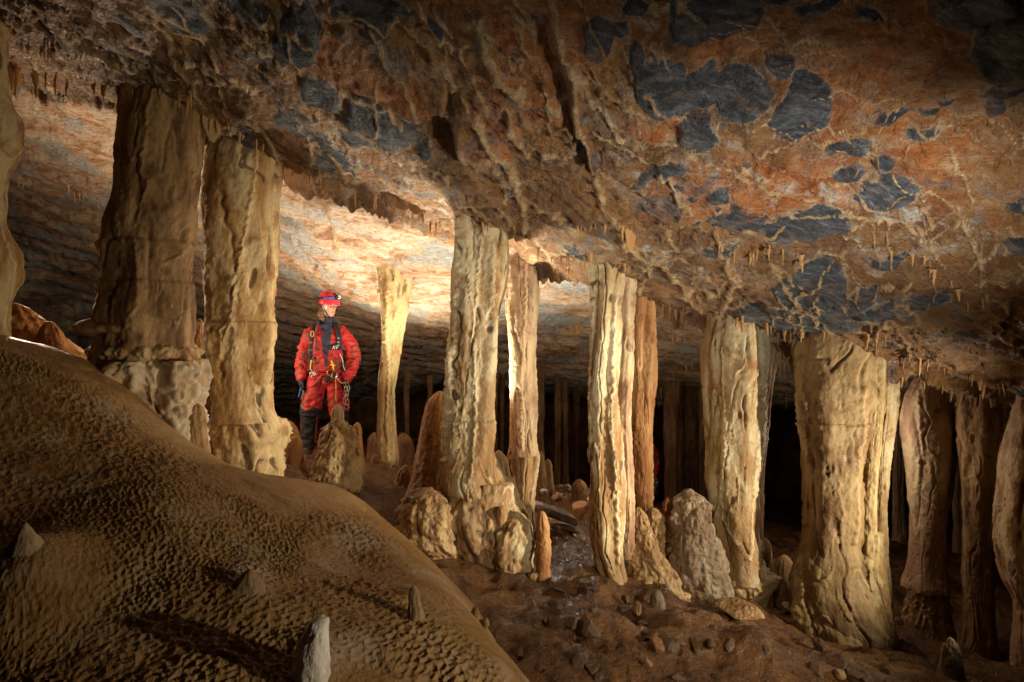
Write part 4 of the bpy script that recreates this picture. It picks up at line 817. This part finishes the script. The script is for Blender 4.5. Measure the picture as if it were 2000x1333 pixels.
def tube(name, pts, r, m, parent, flat=1., n=10, closed=False):
    pts = np.array(pts, float)
    if not closed and len(pts) > 2:
        u = np.linspace(0, len(pts)-1, (len(pts)-1)*5+1); pts = np.stack([np.interp(u, range(len(pts)), pts[:, i]) for i in range(3)], -1)
        for _ in range(2): pts[1:-1] = (pts[:-2]+2*pts[1:-1]+pts[2:])/4
    tn = np.gradient(pts, axis=0) if not closed else np.roll(pts, -1, 0)-np.roll(pts, 1, 0); tn /= np.linalg.norm(tn, axis=1)[:, None]+1e-9
    ref = np.array([0, 1., 0]); A = np.cross(tn, ref); A /= np.linalg.norm(A, axis=1)[:, None]+1e-9; B = np.cross(tn, A)
    th = np.linspace(0, 2*math.pi, n, endpoint=False); V = pts[:, None]+r*(A[:, None]*np.cos(th)[None, :, None]+flat*B[:, None]*np.sin(th)[None, :, None])
    k = len(pts); Q = grid_faces(k, n, wrap=True)
    if closed:
        j = np.arange(n); j2 = (j+1) % n; Q = np.vstack([Q, np.stack([(k-1)*n+j, (k-1)*n+j2, j2, j], -1)])
    return link(name, np_mesh(name, V.reshape(-1, 3), Q), parent, m)
def ring(name, c, R1, R2, r, m, parent, plane='xz', ang=0., n=28, flat=1.):
    t = np.linspace(0, 2*math.pi, n, endpoint=False); a = R1*np.cos(t); b = R2*np.sin(t); ca, sa = math.cos(ang), math.sin(ang); a, b = a*ca-b*sa, a*sa+b*ca
    z = 0*a; p = {'xz': np.stack([a, z, b], -1), 'xy': np.stack([a, b, z], -1), 'yz': np.stack([z, a, b], -1)}[plane]+np.array(c)
    return tube(name, p, r, m, parent, n=8, closed=True, flat=flat)
def box(name, c, s, m, parent, rot=(0, 0, 0), bev=.25):
    V = _SV.copy(); V = np.sign(V)*np.abs(V)**bev; o = link(name, np_mesh(name, V*np.array(s)*.5, _SF), parent, m); o.location = c; o.rotation_euler = rot; return o
def person(loc, label):
    r = empty('person', loc, label, 'person'); hd = R(42); HC = np.array([.035, -.015, 1.535])
    fwd = np.array([math.sin(hd), -math.cos(hd), 0]); rt = np.array([math.cos(hd), math.sin(hd), 0])
    def hp(a, b, c): return tuple(HC+rt*a+fwd*b+np.array([0, 0, c]))       # head frame: right, forward, up
    def arm(s, ex, ez, wx, wy): return [(s*.17, .02, 1.28, .05, .05), (s*.20, .02, 1.24, .05, .05), (ex, .04, ez, .042, .042), (wx, wy, .80, .028, .028)]
    hands = []
    for s, wx, wy in ((-1, -.278, -.05), (1, .245, -.08)):
        hands += [[(wx, wy, .80, .028, .028), (wx-s*.004, wy-.006, .745, .024, .038)], [(wx-s*.02, wy-.035, .78, .011, .012), (wx-s*.034, wy-.05, .735, .009, .009), (wx-s*.03, wy-.05, .71, .008, .008)]]
        for k, (dy, ln) in enumerate(((-.030, .06), (-.010, .072), (.010, .068), (.028, .052))):
            hands.append([(wx-s*.004, wy+dy, .75, .010, .0095), (wx-s*.010, wy+dy-.006, .75-ln*.6, .0095, .009), (wx-s*.026, wy+dy-.012, .75-ln, .0085, .008)])
    head = [[(HC[0], HC[1], HC[2]+.02, .074, .084, .088), (HC[0]+fwd[0]*.012, HC[1]+fwd[1]*.012, HC[2]-.045, .055, .060, .055)], [(.02, 0, 1.50, .048, .05), (.01, .015, 1.36, .055, .055)]]
    body = [[(0, 0, .82, .13, .10), (0, 0, 1.0, .12, .085), (0, 0, 1.2, .15, .10), (.01, .01, 1.3, .14, .075), (.01, .01, 1.36, .06, .055)], arm(-1, -.265, 1.02, -.278, -.05), arm(1, .305, 1.0, .245, -.08),
            [(-.09, 0, .82, .09, .09), (-.17, -.03, .48, .055, .055), (-.19, 0, .10, .04, .045)], [(.09, 0, .82, .09, .09), (.14, -.02, .46, .055, .055), (.15, .05, .10, .04, .045)]]
    me = blob('body', body+head+hands, .0065, 2)
    V = co(me); d = V-HC; a = d@rt; b = d@fwd; c = d[:, 2]; face = sstep(.02, .05, b)*(np.abs(c) < .13)   # the face
    push = .026*np.exp(-(a/.010)**2-((c+.010)/.016)**2)+.011*np.exp(-(a/.008)**2-((c-.012)/.018)**2)                        # nose
    push += -.009*(np.exp(-((np.abs(a)-.030)/.014)**2-((c-.014)/.010)**2))+.005*np.exp(-((c-.032)/.008)**2-(a/.045)**2)       # sockets, brow
    push += .006*np.exp(-(a/.020)**2-((c+.044)/.007)**2)-.003*np.exp(-(a/.02)**2-((c+.058)/.006)**2)+.008*np.exp(-(a/.018)**2-((c+.078)/.012)**2)
    V = V+(face*push)[:, None]*fwd; setco(me, V); me.materials.append(M_SKIN); bd = link('body', me, r)
    for s in (-1, 1):
        e = box('eye', hp(s*.029, .066, .013), (.026, .014, .013), M_DARKEYE, bd, (0, 0, hd), 1.); box('eyebrow', hp(s*.030, .074, .030), (.034, .010, .008), M_HAIR, bd, (0, 0, hd), 1.)
    box('mouth', hp(0, .072, -.046), (.038, .014, .014), M_LIP, bd, (0, 0, hd), 1.)
    # suit
    def sarm(s, ex, ez, wx, wy): return [(s*.15, .02, 1.285, .07, .07), (s*.19, .02, 1.25, .075, .075), (ex*.93, .03, 1.12, .066, .068), (ex, .04, ez, .060, .062), ((ex+wx)/2, (wy+.04)/2, .90, .056, .056), (wx, wy, .815, .044, .046)]
    sc = [[(0, 0, .78, .17, .125, .08), (0, 0, .88, .155, .12), (0, 0, .97, .155, .115), (0, 0, 1.1, .17, .125), (.005, 0, 1.2, .185, .13), (.01, .01, 1.28, .17, .105), (.01, .015, 1.34, .10, .085)],
          sarm(-1, -.27, 1.02, -.278, -.05), sarm(1, .31, 1.0, .245, -.08),
          [(-.09, 0, .78, .115, .115), (-.135, -.02, .62, .112, .108), (-.175, -.03, .48, .098, .10), (-.19, -.01, .30, .088, .09), (-.195, 0, .12, .075, .08)],
          [(.09, 0, .78, .115, .115), (.12, -.02, .62, .108, .105), (.14, -.02, .46, .096, .098), (.15, .02, .30, .088, .09), (.155, .05, .12, .075, .08)]]
    me = blob('suit', sc, .009, 3); V = co(me); N = nrm(me); x, y, z = V.T
    fold = .014*ridged(x*9, y*9, z*16, 2)*(.4+sstep(.3, 0, np.abs(z-.95))+sstep(.16, 0, np.abs(z-.48)))+.011*noise(x*14, y*14, z*24)+.006*ridged(x*16+z*9, y*16, z*10, 2)*(np.abs(x) > .17)
    belt = -.022*np.exp(-((z-.855)/.025)**2)*(np.abs(x) < .2); V2 = V+N*(fold+belt)[:, None]; setco(me, V2)
    for m in (M_RED, M_BLACK, M_NAVY): me.materials.append(m)
    idx = np.zeros(len(me.polygons), np.int32); ct = np.empty(len(me.polygons)*3, np.float32); me.polygons.foreach_get('center', ct); cx, cy, cz = ct.reshape(-1, 3).T
    vopen = (cy < -.02) & (cz > .93) & (cz < 1.42) & (cx > .012-.05*sstep(.95, 1.38, cz)-.018) & (cx < .012+.055*sstep(.95, 1.38, cz)+.018)
    knee = (cz < .50+.02*np.sin(cx*40)) & (cx < -.05) & (cx > -.33); knee2 = (cz < .46) & (cx > .12); inner = (cz < .7) & (cx > -.05) & (cx < 0.02) & (cy > -.05)
    idx[vopen] = 2; idx[knee | knee2 | inner] = 1; idx[(cx > .30) & (cz < .98) & (cy > .02)] = 1
    me.polygons.foreach_set('material_index', idx); suit = link('suit', me, r)
    # piping seams
    tube('piping', [(-.275, -.05, .50), (-.285, -.04, .3), (-.278, -.03, .12)], .004, M_RED, suit); tube('piping', [(-.085, -.085, .50), (-.10, -.085, .35), (-.115, -.07, .14)], .005, M_RED, suit)
    tube('piping', [(.165, -.118, 1.06), (.195, -.10, 1.0), (.20, -.10, .93), (.225, -.09, .88)], .004, M_WHITE, suit)
    # collar / neck buff
    me = blob('neck_warmer', [[(.015, .005, 1.425, .066, .066, .03), (.01, .01, 1.38, .082, .078, .03), (.005, .0, 1.345, .09, .09, .03)]], .008, 2); V = co(me); N = nrm(me); setco(me, V+N*(.006*ridged(V[:, 0]*14, V[:, 1]*14, V[:, 2]*45, 2))[:, None])
    me.materials.append(M_NAVY); link('neck_warmer', me, r)
    # gloves
    for s, wx, wy in ((-1, -.278, -.05), (1, .245, -.08)):
        ch = [[(wx, wy, .83, .038, .040), (wx, wy, .80, .033, .034), (wx-s*.004, wy-.006, .745, .028, .042)], [(wx-s*.02, wy-.035, .78, .015, .016), (wx-s*.036, wy-.052, .735, .013, .013), (wx-s*.032, wy-.052, .705, .012, .012)]]
        for k, (dy, ln) in enumerate(((-.030, .06), (-.010, .072), (.010, .068), (.028, .052))):
            ch.append([(wx-s*.004, wy+dy, .75, .0135, .0115), (wx-s*.010, wy+dy-.006, .75-ln*.6, .0125, .011), (wx-s*.026, wy+dy-.012, .75-ln, .0115, .010)])
        me = blob('glove', ch, .005, 1); me.materials.append(M_BLACK); g = link('glove', me, r)
        ring('cuff', (wx, wy, .825), .044, .046, .007, M_PURP, g, 'xy')
    # boots
    for s, (bx, by) in ((-1, (-.20, .0)), (1, (.16, .05))):
        me = blob('boot', [[(bx, by, .18, .062, .068), (bx, by, .06, .055, .06)], [(bx, by+.03, .045, .048, .05, .045), (bx+s*.02, by-.10, .05, .052, .06, .05), (bx+s*.03, by-.17, .045, .048, .045, .04)]], .008, 2)
        me.materials.append(M_RUB); link('boot', me, r)
    # head things
    me = blob('head_liner', [[(HC[0]-fwd[0]*.004, HC[1]-fwd[1]*.004, HC[2]+.025, .080, .089, .092), tuple(HC-fwd*.020+np.array([0, 0, -.03]))+(.068, .072, .06)]], .006, 1)
    V = co(me); d = V-HC; f_ = d@fwd; a = d@rt; c = d[:, 2]; inner_face = (f_ > .020) & (c < .048) & (np.abs(a) < .062); V = V-fwd*(inner_face*.06)[:, None]*sstep(.02, .05, f_)[:, None]; setco(me, V); me.materials.append(M_WHITE); link('head_liner', me, r)
    me = blob('hair', [[tuple(HC+rt*-.055-fwd*.05+np.array([0, 0, -.03]))+(.032, .035), tuple(HC+rt*-.085-fwd*.045+np.array([0, 0, -.07]))+(.028, .03), tuple(HC+rt*-.072-fwd*.03+np.array([0, 0, -.115]))+(.016, .018)]], .006, 1)
    V = co(me); N = nrm(me); setco(me, V+N*(.014*ridged(V[:, 0]*40, V[:, 1]*40, V[:, 2]*40, 2))[:, None]); me.materials.append(M_HAIR); link('hair', me, r)
    # helmet: shell with brim
    n = 40; th = np.linspace(0, 2*math.pi, n, endpoint=False); prof = [(.112, -.030), (.118, -.022), (.114, -.010), (.112, .02), (.105, .055), (.088, .085), (.06, .105), (.03, .113), (.002, .115)]
    prof = [(.100, -.028)]+prof; V = []
    for rr, zz in prof:
        for t in th:
            dx = rr*math.cos(t)*.93; dy = rr*math.sin(t)*1.10; q = HC+rt*dx+fwd*(dy-.004)+np.array([0, 0, zz+.068+.012*math.sin(t)*(-1 if zz < 0 else -.5)]); V.append(q)
    me = np_mesh('helmet', np.array(V), grid_faces(len(prof), n, wrap=True)); me.materials.append(M_HELM); hl = link('helmet', me, r); sm_ = hl.modifiers.new('t', 'SOLIDIFY'); sm_.thickness = .004
    hb = [tuple(HC+rt*.110*math.cos(t)+fwd*(.128*math.sin(t)-.004)+np.array([0, 0, .098-.004*math.sin(t)])) for t in np.linspace(0, 2*math.pi, 36, endpoint=False)]
    tube('helmet_band', hb, .013, M_BLACK, hl, flat=.4, closed=True)
    hb2 = [tuple(HC+rt*.113*math.cos(t)+fwd*(.131*math.sin(t)-.004)+np.array([0, 0, .098])) for t in np.linspace(1.75, 2.8, 8)]
    tube('blue_strap', hb2, .010, M_BLUE, hl, flat=.5)
    lp = box('headlamp', hp(.012, .140, .112), (.056, .036, .046), M_BLACK, hl, (0, 0, hd), .5); ring('lens', hp(.018, .160, .108), .014, .014, .006, M_LENS, hl, 'xz', n=16); box('lamp_switch', hp(-.02, .125, .142), (.03, .03, .022), M_BLACK, hl, (0, 0, hd), .6)
    for a in (-.03, .03): box('vent_hole', hp(a-.05, .075, .142), (.012, .012, .012), M_BLACK, hl, (0, 0, hd), 1.)
    tube('chin_strap', [hp(-.083, -.01, .045), hp(-.076, .015, -.02), hp(-.055, .035, -.075), hp(-.01, .045, -.098), hp(.045, .035, -.08)], .0045, M_BLACK, r)
    # harness, straps, gear
    hs = [(-.13, -.06, 1.36), (-.135, -.128, 1.28), (-.15, -.145, 1.15), (-.165, -.125, 1.02), (-.16, -.128, .90)]
    tube('shoulder_strap', hs, .024, M_BLACK, r, flat=.35); tube('shoulder_strap', [(.10, -.05, 1.38), (.145, -.118, 1.30), (.165, -.135, 1.20), (.175, -.13, 1.10)], .028, M_BLACK, r, flat=.35)
    tube('strap_padding', [(-.10, -.03, 1.40), (-.06, -.08, 1.37)], .02, M_NAVY, r, flat=.5); ring('oval_tag', (-.135, -.150, 1.265), .016, .028, .006, M_TAN, r)
    for zz in (1.175, 1.10): ring('buckle', (-.152, -.158, zz), .014, .010, .003, M_METAL, r, n=14)
    for zz in (1.22, 1.15, 1.18): ring('buckle', (.150, -.150, zz), .010, .008, .0028, M_METAL, r, n=14)
    tube('chest_strap', [(.045, -.138, 1.125), (.11, -.150, 1.125), (.165, -.145, 1.120)], .026, M_BLACK, r, flat=.3)
    cu = bpy.data.curves.new('t', 'FONT'); cu.body = 'AV'; cu.size = .052; cu.extrude = .002; cu.shear = .2; cu.align_x = 'CENTER'; to = bpy.data.objects.new('t', cu); C.objects.link(to)
    dg = bpy.context.evaluated_depsgraph_get(); dg.update(); tm = bpy.data.meshes.new_from_object(to.evaluated_get(dg), depsgraph=dg); bpy.data.objects.remove(to); tm.materials.append(M_WHITE)
    t = link('chest_lettering', tm, r); t.location = (.115, -.163, 1.108); t.rotation_euler = (R(90), 0, 0)
    tube('cord', [(-.10, -.135, 1.20), (-.03, -.15, 1.08), (.06, -.145, .98), (.09, -.14, .93)], .005, M_DRED, r); tube('cord', [(-.03, -.10, 1.30), (-.045, -.14, 1.16), (-.02, -.145, 1.02)], .005, M_DRED, r)
    bt = [(.168*math.cos(t), .128*math.sin(t)-.002, .86+.012*math.sin(t)) for t in np.linspace(0, 2*math.pi, 36, endpoint=False)]
    h = tube('harness_belt', bt, .018, M_DRED, r, flat=.4, closed=True)
    for s in (-1, 1):
        tube('leg_loop', [(s*.03, -.135, .84), (s*.10, -.135, .76), (s*.19, -.10, .70), (s*.21, .0, .70)], .016, M_RED, h, flat=.4)
    ring('ring', (.075, -.165, .865), .045, .032, .006, M_GOLD, h); ring('ring', (.11, -.17, .84), .032, .028, .005, M_METAL, h, ang=.4)
    g = box('descender', (.105, -.165, .85), (.05, .035, .06), M_BLACK, h, (0, .4, 0), .6); box('pulley', (.03, -.160, .80), (.06, .03, .07), M_BLACK, h, (0, -.3, 0), .6)
    tube('sling', [(-.145, -.15, 1.0), (-.150, -.16, .95), (-.155, -.165, .90)], .008, M_YEL, h, flat=.5); tube('sling', [(.07, -.15, .99), (.095, -.16, .95), (.10, -.165, .90)], .009, M_YEL, h, flat=.5); tube('sling', [(.06, -.155, .95), (.12, -.16, .94)], .007, M_YEL, h, flat=.5)
    tube('lanyard', [(.10, -.17, .85), (.15, -.175, .80), (.19, -.165, .76), (.235, -.15, .765)], .006, M_TAN, h); tube('lanyard', [(.12, -.17, .83), (.13, -.178, .74), (.125, -.175, .62), (.128, -.17, .58)], .005, M_GOLD, h)
    for k, (ax, az, aa) in enumerate([(-.13, .875, .2), (-.115, .86, -.2), (-.145, .85, 0)]): ring('carabiner', (ax, -.165, az), .014, .026, .0035, M_METAL, h, ang=aa, n=18)
    for k, (ax, az, aa, m) in enumerate([(.245, .745, .2, M_METAL), (.235, .70, -.2, M_GOLD), (.252, .655, .1, M_METAL), (.240, .61, -.15, M_METAL), (.255, .565, .2, M_GOLD), (.243, .515, 0, M_METAL), (.225, .65, .3, M_METAL), (.262, .70, -.3, M_METAL), (.22, .58, 0, M_METAL)]):
        ring('carabiner', (ax, -.13-.012*(k % 3), az), .015 if k != 5 else .028, .030 if k != 5 else .022, .0035, m, h, ang=aa, n=18)
    for k in range(2): box('blade', (-.285+.03*k, -.09, .665-.03*k), (.014, .01, .11), M_BLUE if k == 0 else M_METAL, h, (0, .25, 0), .5)
    return r
def dup(root, loc, label):
    r = root.copy(); C.objects.link(r); r.location = loc; r['label'] = label
    def rec(src, dst):
        for ch in list(src.children):
            c = ch.copy(); C.objects.link(c); c.parent = dst; rec(ch, c)
    rec(root, r); return r
pz = P(638, 889, 5.95)
pr = person(pz, 'person in red and black caving suit with red helmet, standing between columns and looking right')
q = P(1249, 1024, 9.0)
pr.scale = (.89, .95, 1); pr.rotation_euler = (0, 0, R(10))
dup(pr, q, 'second person almost hidden behind the orange column, only a red sleeve showing')
